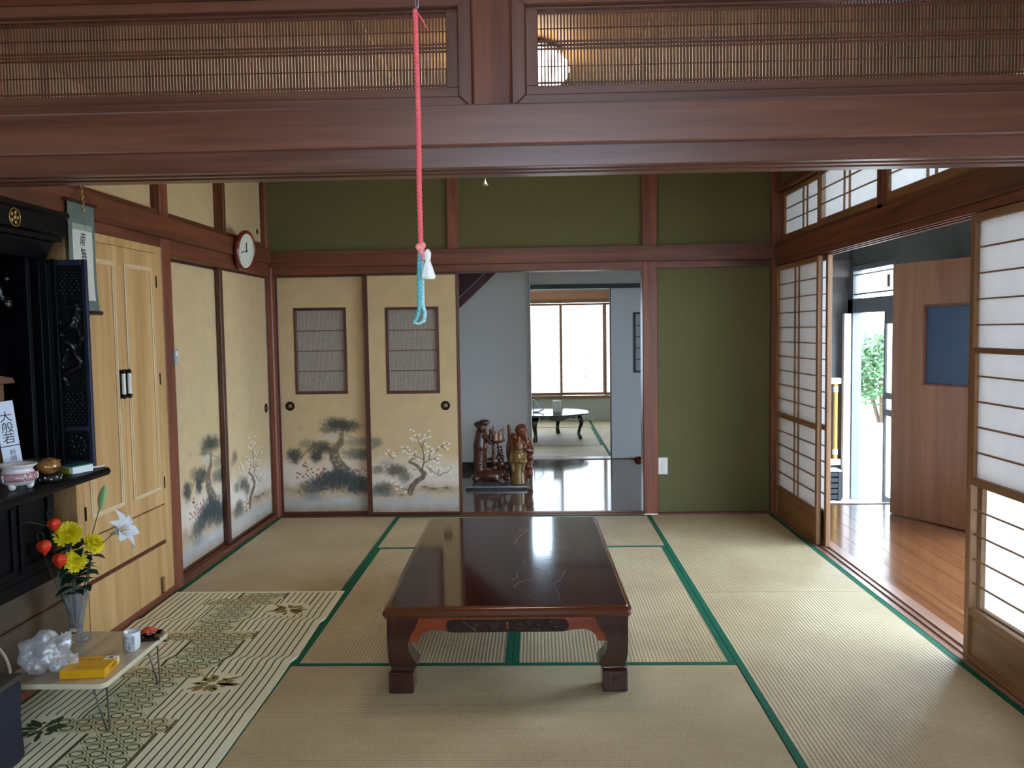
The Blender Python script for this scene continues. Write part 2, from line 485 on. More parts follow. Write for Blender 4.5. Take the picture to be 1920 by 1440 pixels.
# ---- back wall ----
YB = 3.60
struct('wall_back', B(0.985, 1.93, YB + 0.04, YB + 0.13, 0, 1.80), PLASTER_G, None, 0)
struct('wall_back', B(-2.6, 1.93, YB + 0.04, YB + 0.13, 1.86, CEIL + 0.05), PLASTER_G, None, 0)
trim(B(-1.84, 1.84, YB - 0.012, YB + 0.06, 1.826, 1.938), dark('x'), 0.004)          # long picture-rail beam
trim(B(-1.80, 0.88, YB + 0.002, YB + 0.135, 1.772, 1.828), dark('x'), 0.003)         # upper track
trim(B(0.985, 1.80, YB + 0.018, YB + 0.06, 1.778, 1.828), dark('x'), 0.003)
trim(B(0.878, 0.986, YB + 0.002, YB + 0.135, 0, 1.83), post(), 0.006)               # post right of the opening
trim(B(0.878, 0.986, YB + 0.002, YB + 0.1, 1.936, CEIL), post(), 0.006)
trim(B(-0.515, -0.430, YB + 0.012, YB + 0.1, 1.936, CEIL), post(), 0.006)
trim(B(1.79, 1.90, YB - 0.01, YB + 0.10, 0, CEIL), post(), 0.006)                   # right corner post
trim(B(-1.90, -1.785, YB - 0.015, YB + 0.10, 0, 1.83), post(), 0.006)                # left corner post
trim(B(-1.90, -1.815, YB - 0.015, YB + 0.10, 1.93, CEIL), post(), 0.006)
sill = MB()
for a, b_, z in ((0.0, 0.022, 0.004), (0.022, 0.05, -0.002), (0.05, 0.062, 0.004), (0.062, 0.09, -0.002), (0.09, 0.135, 0.004)):
    sill.box(-1.79, 0.88, YB + a, YB + b_, -0.05, z)
trim(sill, dark('x'), 0)
trim(B(0.985, 1.80, YB, YB + 0.05, -0.05, 0.012), dark('x'), 0.002)
# ---- left wall ----
struct('wall_left', B(-2.62, -2.52, -3.85, 3.75, -0.1, CEIL + 0.05), plain('closet_plaster', (150, 135, 110), 0.9), None, 0)
trim(B(-1.845, -1.785, -0.02, 3.60, 1.852, 1.962), dark('y'), 0.004)
trim(B(-1.90, -1.80, 1.95, 3.60, 1.762, 1.853), dark('y'), 0.003)
trim(B(-1.90, -1.80, 0.80, 1.85, 1.80, 1.853), dark('y'), 0.003)
trim(B(-1.92, -1.797, 1.846, 1.958, 0, 1.853), post(), 0.006)
trim(B(-1.92, -1.805, 1.87, 1.965, 1.962, CEIL), post(), 0.006)
trim(B(-1.90, -1.82, 0.0, 3.60, 1.962, 1.995), dark('y'), 0.003)
trim(B(-1.90, -1.82, 0.0, 3.60, 2.44, 2.50), dark('y'), 0.003)
struct('wall_left', B(-1.92, -1.86, -0.05, 3.60, 2.50, CEIL), PLASTER_G, None, 0)
sl = MB()
for a, b_, z in ((0.0, 0.018, 0.012), (0.018, 0.042, 0.004), (0.042, 0.054, 0.012), (0.054, 0.080, 0.004), (0.080, 0.12, 0.012)):
    sl.box(-1.80 - b_, -1.80 - a, 1.955, 3.60, -0.05, z + 0.02)
trim(sl, dark('y'), 0)
# ---- right wall ----
trim(B(1.805, 1.93, 0.0, 3.60, 1.814, 1.920), dark('y'), 0.004)
km = MB()
for a, b_, z in ((0.0, 0.012, 1.776), (0.012, 0.038, 1.79), (0.038, 0.052, 1.776), (0.052, 0.078, 1.79), (0.078, 0.10, 1.776)):
    km.box(1.818 + a, 1.818 + b_, 0.0, 3.60, z, 1.815)
trim(km, dark('y'), 0)
rs = MB()
for a, b_, z in ((0.0, 0.02, 0.003), (0.02, 0.045, -0.004), (0.045, 0.058, 0.003), (0.058, 0.083, -0.004), (0.083, 0.145, 0.003)):
    rs.box(1.80 + a, 1.80 + b_, 0.0, 3.60, -0.06, z)
trim(rs, wood('worn_sill', (120, 84, 66), (168, 130, 110), 'y', 0.3, 16, coat=0.2), 0)
trim(B(1.82, 1.92, 1.775, 1.850, 1.92, CEIL), post(), 0.005)
trim(B(1.82, 1.92, 0.0, 3.60, 1.92, 1.945), dark('y'), 0.003)
trim(B(1.82, 1.92, 0.0, 3.60, 2.29, 2.34), dark('y'), 0.003)
struct('wall_right', B(1.85, 1.93, -0.05, 3.60, 2.34, CEIL), PLASTER_G, None, 0)
# the front room's half of that wall
trim(B(1.805, 1.93, -3.75, -0.15, 1.776, 1.930), dark('y'), 0.004)
struct('wall_right', B(1.85, 1.93, -3.85, -0.05, 1.93, CEIL), PLASTER_G, None, 0)
trim(B(1.80, 1.945, -3.75, -0.15, -0.06, 0.003), dark('y'), 0.002)
struct('wall_right', B(1.85, 1.93, -3.85, -2.75, 0, 1.78), PLASTER_G, None, 0)
for q in ((-2.6, 3.1, -0.1, 0.85), (-2.6, 3.1, 2.35, CEIL + 0.05), (-2.6, -0.4, 0.85, 2.35), (0.95, 3.1, 0.85, 2.35)):
    struct('wall_front', B(q[0], q[1], -3.95, -3.85, q[2], q[3]), PLASTER_G, None, 0)
wf = struct('added_window_3', B(-0.4, 0.95, -3.93, -3.87, 0.85, 0.89), plain('grey_aluminium', (112, 116, 120), 0.4, 0.3, var=0.03))  # unseen window, added as front fill for the beam and table
build('window_frame', B(-0.4, 0.95, -3.93, -3.87, 2.31, 2.35), MATS['grey_aluminium'], wf, 0.002)
for x in (-0.38, 0.275, 0.93):
    build('window_stile', B(x - 0.02, x + 0.02, -3.93, -3.87, 0.89, 2.31), MATS['grey_aluminium'], wf, 0.002)
for x in (-0.36, 0.295):
    build('pane', B(x, x + 0.615, -3.902, -3.898, 0.89, 2.31), pane_glass('window_glass'), wf)
# ---- the beam and openwork transoms between the two rooms ----
trim(B(-2.52, 1.93, -0.105, -0.055, 1.852, 1.962), front('x'), 0.004)
trim(B(-2.52, 1.93, 0.055, 0.10, 1.852, 1.962), dark('x'), 0.004)
kb = MB()
for a, b_, z in ((-0.078, -0.05, 1.797), (-0.05, -0.022, 1.812), (-0.022, 0.0, 1.797), (0.0, 0.028, 1.812), (0.028, 0.078, 1.797)):
    kb.box(-1.84, 1.84, a, b_, z, 1.86)
trim(kb, front('x'), 0.0015)
trim(B(-0.052, 0.056, -0.068, 0.062, 1.962, CEIL), post(), 0.006)
struct('wall_beam', B(-2.6, 1.93, -0.035, 0.035, 2.35, CEIL + 0.05), PLASTER_G, None, 0)
trim(B(-2.5, 1.9, -0.06, 0.06, 2.272, 2.36), dark('x'), 0.004)
trim(B(1.79, 1.93, -0.15, 0.02, -0.05, CEIL), post(), 0.006)
struct('wall_left', B(-2.6, -1.93, -0.06, 0.0, -0.05, CEIL), PLASTER_G, None, 0)
st = MB()
for a, b_, z in ((-0.15, -0.1, 0.002), (-0.1, -0.075, -0.004), (-0.075, -0.06, 0.002), (-0.06, -0.035, -0.004), (-0.035, 0.0, 0.002)):
    st.box(-1.8, 1.8, a, b_, -0.06, z)
trim(st, dark('x'), 0)
def ranma(x0, x1, label):
    """one openwork panel: mitred frame, inner frame, fine upright bars, grouped cross bars"""
    cx = (x0 + x1) / 2
    t = thing('transom_screen', label, 'transom', (cx, 0, 1.962))
    z0, z1 = 1.962, 2.272
    oz0, oz1, ox0, ox1 = 2.028, 2.236, x0 + 0.075, x1 - 0.075
    # mitred outer mouldings, sloping in to the screen
    def bar(p):
        return MB().loft([[(a[0], -0.056, a[1]) for a in p], [(a[0], 0.02, a[1]) for a in p]])
    iz0, iz1, ix0, ix1 = z0 + 0.036, z1 - 0.03, x0 + 0.04, x1 - 0.04
    for nm, p in (('bottom', [(x0, z0), (x1, z0), (ix1, iz0), (ix0, iz0)]), ('top', [(x0, z1), (ix0, iz1), (ix1, iz1), (x1, z1)]),
                  ('l', [(x0, z0), (ix0, iz0), (ix0, iz1), (x0, z1)]), ('r', [(x1, z0), (x1, z1), (ix1, iz1), (ix1, iz0)])):
        build('frame_moulding', bar(p), front('x' if nm in ('bottom', 'top') else 'z'), t, 0.003)
    for a in ((ix0, ix1, iz0, oz0), (ix0, ix1, oz1, iz1)):
        build('inner_rail', B(a[0], a[1], -0.03, 0.01, a[2], a[3]), front('x'), t, 0.002)
    for a in ((ix0, ox0), (ox1, ix1)):
        build('inner_stile', B(a[0], a[1], -0.03, 0.01, oz0, oz1), front('z'), t, 0.002)
    v = MB(); nb = int(round((ox1 - ox0) / 0.0092))
    for i in range(1, nb):
        x = ox0 + (ox1 - ox0) * i / nb
        v.box(x - 0.0022, x + 0.0022, -0.016, -0.010, oz0, oz1)
    o = build('upright_bars', v, dark('z'), t, 0); o['kind'] = 'stuff'
    h = oz1 - oz0; cb = None
    for zz in (oz0 + 0.010, oz0 + 0.055, oz0 + 0.103, oz0 + 0.113, oz0 + 0.123, oz0 + 0.158, oz1 - 0.008):
        hh = 0.0010 if zz in (oz0 + 0.055, oz0 + 0.158) else 0.0026
        build('cross_bar', B(ox0, ox1, -0.0195, -0.0155, zz - hh, zz + hh), dark('x'), t, 0)
    return t
ranma(-1.83, -0.052, 'openwork wooden transom left of the middle post, over the altar side')
ranma(0.056, 1.80, 'openwork wooden transom with the lit ceiling lamp showing behind its end')

# ---- hall behind the back wall ----
struct('wall_hall', B(-2.6, 0.058, 5.65, 5.75, 0, 2.46), PLASTER_W, None, 0)
struct('wall_hall', B(-0.02, 0.058, 5.75, 6.27, 0, 2.46), PLASTER_W, None, 0)
struct('wall_hall', B(-0.02, 1.93, 6.27, 6.38, 1.818, 2.46), PLASTER_W, None, 0)
for q in ((3.72, 4.02, 0, 2.46), (5.36, 6.4, 0, 2.46), (4.02, 5.36, 1.80, 2.46)):
    struct('wall_hall', B(1.86, 1.945, q[0], q[1], q[2], q[3]), PLASTER_W, None, 0)
struct('wall_hall', B(-2.62, -2.52, 3.72, 10.1, 0, 2.46), PLASTER_W, None, 0)
trim(B(0.056, 0.064, 5.64, 5.68, 0, 2.45), WHITEP, 0.002)                            # corner bead
struct('baseboard_hall', B(-2.5, 0.06, 5.635, 5.65, -0.004, 0.075), plain('black_skirting', (26, 24, 24), 0.4), None, 0.002)
trim(B(0.06, 1.86, 6.255, 6.37, 1.772, 1.818), plain('dark_grey_track', (74, 74, 78), 0.5), 0.002)
trim(B(0.06, 1.86, 6.26, 6.42, -0.06, 0.004), wood('worn_sill', (120, 84, 66), (168, 130, 110), 'x', 0.3, 16, coat=0.2), 0.002)
# stair underside: sloping stringer, seen top left of the opening
STR = wood('red_brown_stair', (70, 30, 26), (96, 46, 38), 'x', 0.4, 12)
trim(MB().prism([(-2.2, 0.10), (0.05, 2.193), (0.05, 2.280), (-2.2, 0.187)], 5.60, 5.648, 'xz'), STR, 0.002)
trim(MB().prism([(-2.2, 0.187), (0.05, 2.280), (0.05, 2.44), (-2.2, 2.44)], 5.57, 5.60, 'xz'), wood('stair_panel', (66, 32, 30), (84, 44, 40), 'x', 0.45, 8), 0)
trim(MB().prism([(-2.2, 0.187), (0.05, 2.280), (0.05, 2.290), (-2.2, 0.197)], 5.560, 5.57, 'xz'), plain('pale_edge', (170, 150, 140), 0.5), 0)
# ---- far tatami room ----
struct('wall_far', B(-2.6, 1.95, 10.0, 10.1, -0.1, 0.36), plain('grey_green_plaster', (186, 190, 180), 0.95, var=0.05, scale=70), None, 0)
for q in ((-2.6, 1.95, 1.76, 2.04), (-2.6, -0.93, 2.04, 2.78), (0.33, 1.95, 2.04, 2.78), (-0.93, 0.33, 2.69, 2.78)):
    struct('wall_far', B(q[0], q[1], 10.0, 10.1, q[2], q[3]), plain('grey_green_plaster', (186, 190, 180), 0.95), None, 0)
wt = struct('window_5', B(-0.93, 0.33, 10.03, 10.08, 2.04, 2.07), plain('grey_aluminium', (112, 116, 120), 0.4, 0.3, var=0.03))
build('window_frame', B(-0.93, 0.33, 10.03, 10.08, 2.66, 2.69), MATS['grey_aluminium'], wt, 0.002)
for x in (-0.915, 0.315): build('window_stile', B(x - 0.015, x + 0.015, 10.03, 10.08, 2.07, 2.66), MATS['grey_aluminium'], wt, 0.002)
build('pane', B(-0.90, 0.30, 10.053, 10.057, 2.07, 2.66), pane_glass('window_glass'), wt)
struct('wall_far', B(-2.6, -0.85, 10.0, 10.1, 0.36, 1.76), plain('grey_green_plaster', (186, 190, 180), 0.95), None, 0)
struct('wall_far', B(1.86, 1.95, 6.38, 10.1, 0, 2.78), plain('grey_green_plaster', (186, 190, 180), 0.95), None, 0)
for q in ((6.38, 7.3, 0, 2.78), (9.3, 10.1, 0, 2.78), (7.3, 9.3, 0, 0.75), (7.3, 9.3, 2.05, 2.78)):
    struct('wall_far', B(-1.95, -1.86, q[0], q[1], q[2], q[3]), plain('grey_green_plaster', (186, 190, 180), 0.95), None, 0)
ws = struct('added_window_6', B(-1.94, -1.88, 7.3, 9.3, 0.75, 0.79), MATS['grey_aluminium'])  # unseen side window, added to brighten the far room
build('window_frame', B(-1.94, -1.88, 7.3, 9.3, 2.01, 2.05), MATS['grey_aluminium'], ws, 0.002)
for y in (7.32, 8.3, 9.28): build('window_stile', B(-1.94, -1.88, y - 0.02, y + 0.02, 0.79, 2.01), MATS['grey_aluminium'], ws, 0.002)
for y in (7.34, 8.32): build('pane', B(-1.912, -1.908, y, y + 0.94, 0.79, 2.01), pane_glass('window_glass'), ws)
struct('wall_far', B(-2.5, 1.9, 6.30, 6.38, 2.46, 2.78), plain('grey_green_plaster', (186, 190, 180), 0.95), None, 0)
struct('wall_far', B(-2.5, -0.02, 6.30, 6.38, 0, 2.46), plain('grey_green_plaster', (186, 190, 180), 0.95), None, 0)
trim(B(-1.86, 1.86, 9.94, 10.02, 0.33, 0.375), shojiw('x'), 0.003)
trim(B(-1.86, 1.86, 9.95, 10.02, 1.80, 1.925), wood('honey_beam', (150, 98, 68), (188, 132, 96), 'x', 0.5, 10), 0.003)
trim(B(-1.86, 1.86, 9.96, 10.02, 1.745, 1.80), shojiw('x'), 0.002)

# ---- corridor, entrance ----
struct('wall_entrance', B(1.945, 3.12, 5.40, 5.5, -0.3, 2.46), plain('grey_entrance_plaster', (122, 121, 122), 0.9, var=0.04), None, 0)
trim(B(1.945, 3.0, 5.34, 5.40, 1.79, 1.95), plain('grey_painted_wood', (120, 112, 110), 0.5, var=0.05), 0.004)
struct('wall_corridor', B(2.98, 3.10, 2.78, 4.36, -0.4, 2.46), PLASTER_D, None, 0)
struct('wall_corridor', B(3.0, 3.10, 4.36, 5.42, 1.88, 2.46), PLASTER_D, None, 0)
struct('wall_corridor', B(2.98, 3.10, -3.85, 2.78, 2.32, 2.46), PLASTER_D, None, 0)
struct('trim_step', B(1.945, 2.98, 3.90, 3.94, -0.25, 0.004), wood('worn_sill', (120, 84, 66), (168, 130, 110), 'x', 0.3, 16, coat=0.2), None, 0.003)
ALU = plain('grey_aluminium', (112, 116, 120), 0.4, 0.3, var=0.03)
# entrance door frame, transom light above, sliding leaf pushed aside
trim(B(2.92, 2.985, 5.29, 5.34, -0.25, 1.46), plain('pale_pink_post', (214, 200, 194), 0.5, var=0.04), 0.003)
w_ = struct('window_1', B(2.99, 3.07, 4.36, 5.42, 1.835, 1.88), ALU)
for a in ((2.99, 3.07, 4.36, 5.42, 1.46, 1.588), (2.99, 3.07, 5.28, 5.40, -0.25, 1.84), (2.99, 3.07, 4.36, 4.42, -0.25, 1.84)):
    build('window_frame', B(*a), ALU, w_, 0.003)
build('window_frame', B(3.0, 3.03, 4.42, 5.28, 1.796, 1.806), ALU, w_, 0.001)
build('window_frame', B(3.0, 3.03, 4.42, 5.28, 1.622, 1.634), ALU, w_, 0.001)
build('pane', B(3.03, 3.034, 4.44, 5.25, 1.634, 1.796), FROST, w_)
build('latch', B(2.985, 3.0, 4.50, 4.53, 1.66, 1.76), plain('grey_painted_wood', (120, 112, 110), 0.5), w_, 0.002)
d_ = struct('door_entrance', B(3.0, 3.035, 4.585, 4.615, -0.24, 1.46), ALU)
for z0, z1 in ((-0.24, -0.08), (0.60, 0.65), (0.74, 0.79), (1.36, 1.46)):
    build('door_rail', B(3.0, 3.035, 4.40, 4.60, z0, z1), ALU, d_, 0.003)
for z0, z1 in ((-0.08, 0.60), (0.65, 0.74), (0.79, 1.36)):
    build('pane', B(3.016, 3.02, 4.40, 4.59, z0, z1), FROST, d_)
# glazed corridor side: four sliding sashes and fixed lights above
GL = pane_glass('window_glass')
wn = struct('window_2', B(2.99, 3.07, -3.80, 2.78, 1.80, 1.86), ALU)
build('window_frame', B(2.99, 3.07, -3.80, 2.78, -0.03, 0.04), ALU, wn, 0.003)
build('window_frame', B(2.99, 3.07, -3.80, 2.78, 2.27, 2.32), ALU, wn, 0.003)
for i in range(8):
    y = -3.78 + i * 0.93
    build('window_stile', B(3.0, 3.06, y - 0.025, y + 0.025, 0.04, 2.27), ALU, wn, 0.003)
    if i < 7:
        build('pane', B(3.028, 3.032, y + 0.025, y + 0.905, 0.04, 1.80), GL, wn)
        build('pane', B(3.028, 3.032, y + 0.025, y + 0.905, 1.86, 2.27), GL, wn)
# ================================================================== SLIDING DOORS
ND = [0]
def door_root(label, loc, rotz):
    ND[0] += 1
    t = thing('door_%d' % ND[0], label, 'sliding door', loc, None, True, rotz)
    t['kind'] = 'structure'
    return t
# local frame of every sliding door: x along its width from 0 to w, -y towards the room that sees its face, z up
def shoji(label, loc, rotz, w, half_rail=False, frosted_low=False, zt=1.772, zb=0.004, low=None, low_bars=True):
    t = door_root(label, loc, rotz)
    T = 0.028; sw = 0.034
    for x in (0, w - sw):
        build('stile', B(x, x + sw, 0, T, zb, zt), shojiw('z'), t, 0.002)
    for nm, a, b in (('rail', zt - 0.032, zt), ('rail', 0.712, 0.744), ('rail', zb + 0.185, zb + 0.215), ('rail', zb, zb + 0.03)):
        build(nm, B(sw, w - sw, 0.001, T - 0.001, a, b), shojiw('x'), t, 0.002)
    build('wood_panel', B(sw, w - sw, 0.010, 0.018, zb + 0.03, zb + 0.185), shojiw('x'), t, 0)
    up0, up1, lo0, lo1 = 0.744, zt - 0.032, zb + 0.215, 0.712
    build('paper', B(sw, w - sw, 0.0185, 0.0195, up0, up1), PAPER, t)
    build('pane' if frosted_low else 'paper', B(sw, w - sw, 0.0185, 0.0195, lo0, lo1), (low or FROST) if frosted_low else PAPER, t)
    hb = None
    zs = [up0 + (up1 - up0) * i / 10 for i in range(1, 10)] + [lo0 + (lo1 - lo0) * i / 5 for i in range(1, 5)]
    for z in zs:
        if z < 0.7 and not low_bars: continue
        if half_rail and abs(z - 1.24) < 0.05: continue
        d = 0.006 if (frosted_low and z < 0.7) else 0.0
        if hb is None or d:
            q = build('lattice_bar', B(sw, w - sw, 0.008 + d, 0.0185, -0.003, 0.003), shojiw('x'), t)
            q.location.z = z
            if not d: hb = q
        else:
            copy_at(hb, (0, 0, z), t)
    for x in (w / 2 - 0.040, w / 2 + 0.040):
        build('lattice_bar', B(x - 0.003, x + 0.003, 0.007, 0.0185, up0, up1), shojiw('z'), t)
        if not frosted_low:
            build('lattice_bar', B(x - 0.003, x + 0.003, 0.007, 0.0185, lo0, lo1), shojiw('z'), t)
    if half_rail:
        build('rail', B(sw, w - sw, -0.002, 0.016, 1.232, 1.254), shojiw('x'), t, 0.002)
        for x in (sw, w - sw - 0.018):
            build('half_stile', B(x, x + 0.018, -0.001, 0.015, 0.744, 1.232), shojiw('z'), t, 0.001)
    return t
shoji('paper-screen sliding door standing against the olive plaster wall corner', (1.820, 3.598, 0), -H, 0.893)
shoji('paper-screen sliding door pushed behind another, only its pale edge showing', (1.860, 3.56, 0), -H, 0.905)
shoji('paper-screen sliding door with frosted lower pane at the near end of the corridor opening', (1.820, 0.935, 0), -H, 0.92, True, True, low=pane_glass('window_glass'))
shoji('paper-screen sliding door hidden behind the one with the frosted lower pane', (1.860, 0.925, 0), -H, 0.92, False, True, low_bars=False)
shoji('paper-screen sliding door of the front room beside the room divider post', (1.820, -0.16, 0), -H, 0.90)
shoji('paper-screen sliding door of the front room next to its end wall', (1.860, -1.02, 0), -H, 0.90)

# ---- paper transom lights over the right wall's rail ----
def ranma_shoji(label, y1, w, x, z0=1.945, z1=2.29):
    t = door_root(label, (x, y1, 0), -H)
    t['category'] = 'transom screen'
    s = 0.03
    for xx in (0, w - s): build('stile', B(xx, xx + s, 0, 0.024, z0, z1), shojiw('z'), t, 0.002)
    build('rail', B(s, w - s, 0.001, 0.023, z0, z0 + 0.045), shojiw('x'), t, 0.002)
    build('rail', B(s, w - s, 0.001, 0.023, z1 - 0.035, z1), shojiw('x'), t, 0.002)
    build('paper', B(s, w - s, 0.016, 0.017, z0 + 0.045, z1 - 0.035), PAPER, t)
    h = z1 - z0 - 0.08
    for i in (1, 2):
        z = z0 + 0.045 + h * i / 3
        build('lattice_bar', B(s, w - s, 0.006, 0.016, z - 0.003, z + 0.003), shojiw('x'), t)
    for xx in (w / 2 - 0.04, w / 2 + 0.04):
        build('lattice_bar', B(xx - 0.003, xx + 0.003, 0.005, 0.016, z0 + 0.045, z1 - 0.035), shojiw('z'), t)
ranma_shoji('small paper transom screen in the corner by the olive plaster wall', 3.58, 0.92, 1.862)
ranma_shoji('small paper transom screen between the corner one and the short post', 2.77, 0.92, 1.832)
ranma_shoji('small paper transom screen just past the short post', 1.775, 0.92, 1.832)
ranma_shoji('small paper transom screen closest to the room divider', 0.92, 0.90, 1.862)

# ---- printed fusuma ----
PAPERC = np.array(lin((198, 172, 132))[:3])
def value_noise(U, Z, f, seed):
    g = np.random.RandomState(seed).rand(64, 64)
    x, y = U * f, Z * f
    xi, yi = np.floor(x).astype(int), np.floor(y).astype(int)
    fx, fy = x - xi, y - yi
    fx, fy = fx * fx * (3 - 2 * fx), fy * fy * (3 - 2 * fy)
    a, b = g[xi % 64, yi % 64], g[(xi + 1) % 64, yi % 64]
    c, d = g[xi % 64, (yi + 1) % 64], g[(xi + 1) % 64, (yi + 1) % 64]
    return (a * (1 - fx) + b * fx) * (1 - fy) + (c * (1 - fx) + d * fx) * fy
class Canvas:
    def __init__(s, U, Z):
        s.U, s.Z = U, Z; s.C = np.tile(PAPERC, U.shape + (1,))
        s.n = 0.55 * value_noise(U, Z, 60, 1) + 0.45 * value_noise(U, Z, 150, 2)
        s.m = 0.6 * value_noise(U, Z, 14, 3) + 0.4 * value_noise(U, Z, 35, 4)
    def mix(s, a, c):
        a = np.clip(a, 0, 1)[..., None]; s.C = s.C * (1 - a) + np.array(lin(c)[:3]) * a
    def blob(s, u, z, ru, rz, c, a, ang=0.0, rag=0.0, soft=0.5):
        du, dz = s.U - u, s.Z - z
        ca, sa = math.cos(ang), math.sin(ang)
        x, y = (du * ca + dz * sa) / ru, (-du * sa + dz * ca) / rz
        d = np.sqrt(x * x + y * y) + rag * (s.n - 0.5)
        t = np.clip((1 - d) / soft, 0, 1)
        s.mix(a * t * t * (3 - 2 * t), c)
    def stroke(s, pts, w0, w1, c, a=0.9, soft=0.5, tex=0.0):
        n = len(pts) - 1
        for i in range(n):
            (x0, y0), (x1, y1) = pts[i], pts[i + 1]
            L2 = (x1 - x0) ** 2 + (y1 - y0) ** 2 + 1e-12
            t = np.clip(((s.U - x0) * (x1 - x0) + (s.Z - y0) * (y1 - y0)) / L2, 0, 1)
            d = np.hypot(s.U - x0 - t * (x1 - x0), s.Z - y0 - t * (y1 - y0))
            wa = w0 + (w1 - w0) * (i + t) / n
            k = np.clip((wa - d) / (wa * soft + 1e-5), 0, 1)
            s.mix(a * k * (1 - tex * (s.n > 0.55)), c)
    def mist(s, z, h, c, a, wav=0.03):
        d = np.abs(s.Z - z - wav * (s.m - 0.5)) / h
        s.mix(a * np.clip(1 - d, 0, 1) ** 1.2, c)
def ground_wash(cv, k=1.0):
    cv.mist(0.34, 0.14, (226, 222, 216), 0.55 * k, 0.08)
    cv.mist(0.26, 0.07, (214, 206, 206), 0.55 * k)
    cv.mist(0.20, 0.06, (140, 122, 108), 0.45 * k, 0.06)
    cv.mist(0.10, 0.10, (168, 172, 176), 0.85 * k)
    cv.mist(0.03, 0.07, (120, 114, 104), 0.7 * k)
INK = (62, 66, 62); INK2 = (78, 90, 94); BARK = (86, 72, 58)
def paint_pine(cv, su=0.0):
    def P(cx, cy): return (((510 + cx / 6.857) - 525) * 0.00394 + su, 0.03 + (961 - (760 + cy / 6.857)) * 0.00388)
    K = 0.00394 / 6.857
    def bl(cx, cy, rx, ry, c=INK, a=0.8, ang=0, rag=0.5, soft=0.7):
        u, z = P(cx, cy); cv.blob(u, z, rx * K * 1.18, ry * K * 1.18, c, a, ang, rag, soft)
    ground_wash(cv)
    bl(350, 280, 60, 50, (170, 140, 104), 0.35, 0, 0.1)
    # far pale foliage, then crowns
    bl(1050, 470, 200, 60, (130, 126, 112), 0.6); bl(1180, 460, 150, 80, (120, 118, 106), 0.5)
    bl(1060, 620, 210, 90, INK2, 0.75); bl(1180, 650, 150, 70, INK2, 0.6)
    bl(740, 400, 130, 60, (188, 182, 168), 0.8, 0, 0.2)
    bl(420, 480, 130, 80, (120, 120, 98), 0.6)
    bl(840, 240, 250, 110, INK, 0.95, -0.05); bl(1000, 260, 170, 90, INK, 0.7); bl(680, 300, 110, 60, (84, 88, 76), 0.7)
    bl(580, 520, 190, 90, (74, 76, 66), 0.9, 0.1); bl(540, 640, 105, 110, INK, 0.95); bl(660, 560, 100, 80, INK, 0.7)
    bl(250, 640, 105, 125, INK, 0.95, 0.4); bl(290, 600, 90, 70, (84, 88, 74), 0.7)
    # trunk and boughs
    t = [P(*p) for p in ((880, 350), (860, 470), (780, 560), (770, 680), (830, 780), (900, 860))]
    cv.stroke(t, 34 * K, 105 * K, (112, 98, 84), 0.9, 0.4, 0.25)
    cv.stroke([P(720, 520), P(720, 640), P(760, 740), P(810, 830)], 10 * K, 12 * K, BARK, 0.8)
    cv.stroke([P(830, 620), P(870, 720), P(960, 810)], 8 * K, 10 * K, BARK, 0.8)
    for (a, b) in ((760, 700), (800, 760), (850, 740), (880, 800), (790, 640), (840, 700)):
        bl(a, b, 22, 14, (176, 166, 150), 0.8, 0.6, 0.1); bl(a + 8, b + 14, 24, 9, BARK, 0.8, 0.6, 0.1)
    cv.stroke([P(330, 680), P(400, 600), P(480, 540), (P(600, 500))], 9 * K, 16 * K, (104, 96, 82), 0.85, 0.5, 0.3)
    cv.stroke([P(740, 320), P(860, 350), P(960, 390), P(1080, 420), P(1110, 470)], 9 * K, 4 * K, (120, 110, 96), 0.8)
    # bush under the trunk
    for i in range(8):
        f = i / 7
        bl(470 + 640 * f, 1060 - 130 * math.sin(PI * f * 0.9), 170, 130, INK2 if i % 2 else (66, 72, 70), 0.75, 0, 0.6)
    bl(820, 960, 330, 170, (66, 70, 68), 0.85, 0, 0.6); bl(1050, 1050, 190, 130, (66, 72, 70), 0.8)
    bl(860, 1230, 160, 50, (190, 194, 196), 0.6, 0, 0.3); bl(480, 1190, 140, 60, (132, 140, 146), 0.6)
    # red berry sprig
    cv.stroke([P(505, 965), P(475, 900), P(440, 840), P(400, 790)], 7 * K, 3 * K, (96, 62, 44), 0.9)
    r = random.Random(3)
    for (a, b) in ((395, 735), (385, 775), (410, 780), (420, 830), (470, 815), (400, 880), (425, 905), (490, 860), (360, 915), (320, 880),
                   (290, 865), (283, 925), (560, 820), (600, 855), (635, 805), (585, 888), (548, 930), (650, 820), (540, 885), (370, 765)):
        bl(a, b, 17, 15, (146, 74, 50), 0.9, 0, 0.2, 0.5)
    for i in range(9):
        a = 1020 + i * 21; bl(a, 820 + 40 * r.random(), 20, 14, (150, 106, 96), 0.55)
    for i in range(7):
        cv.stroke([P(300, 1110), P(220 + 30 * i, 1150 - 70 * math.sin(i))], 7 * K, 2 * K, (108, 108, 104), 0.6)
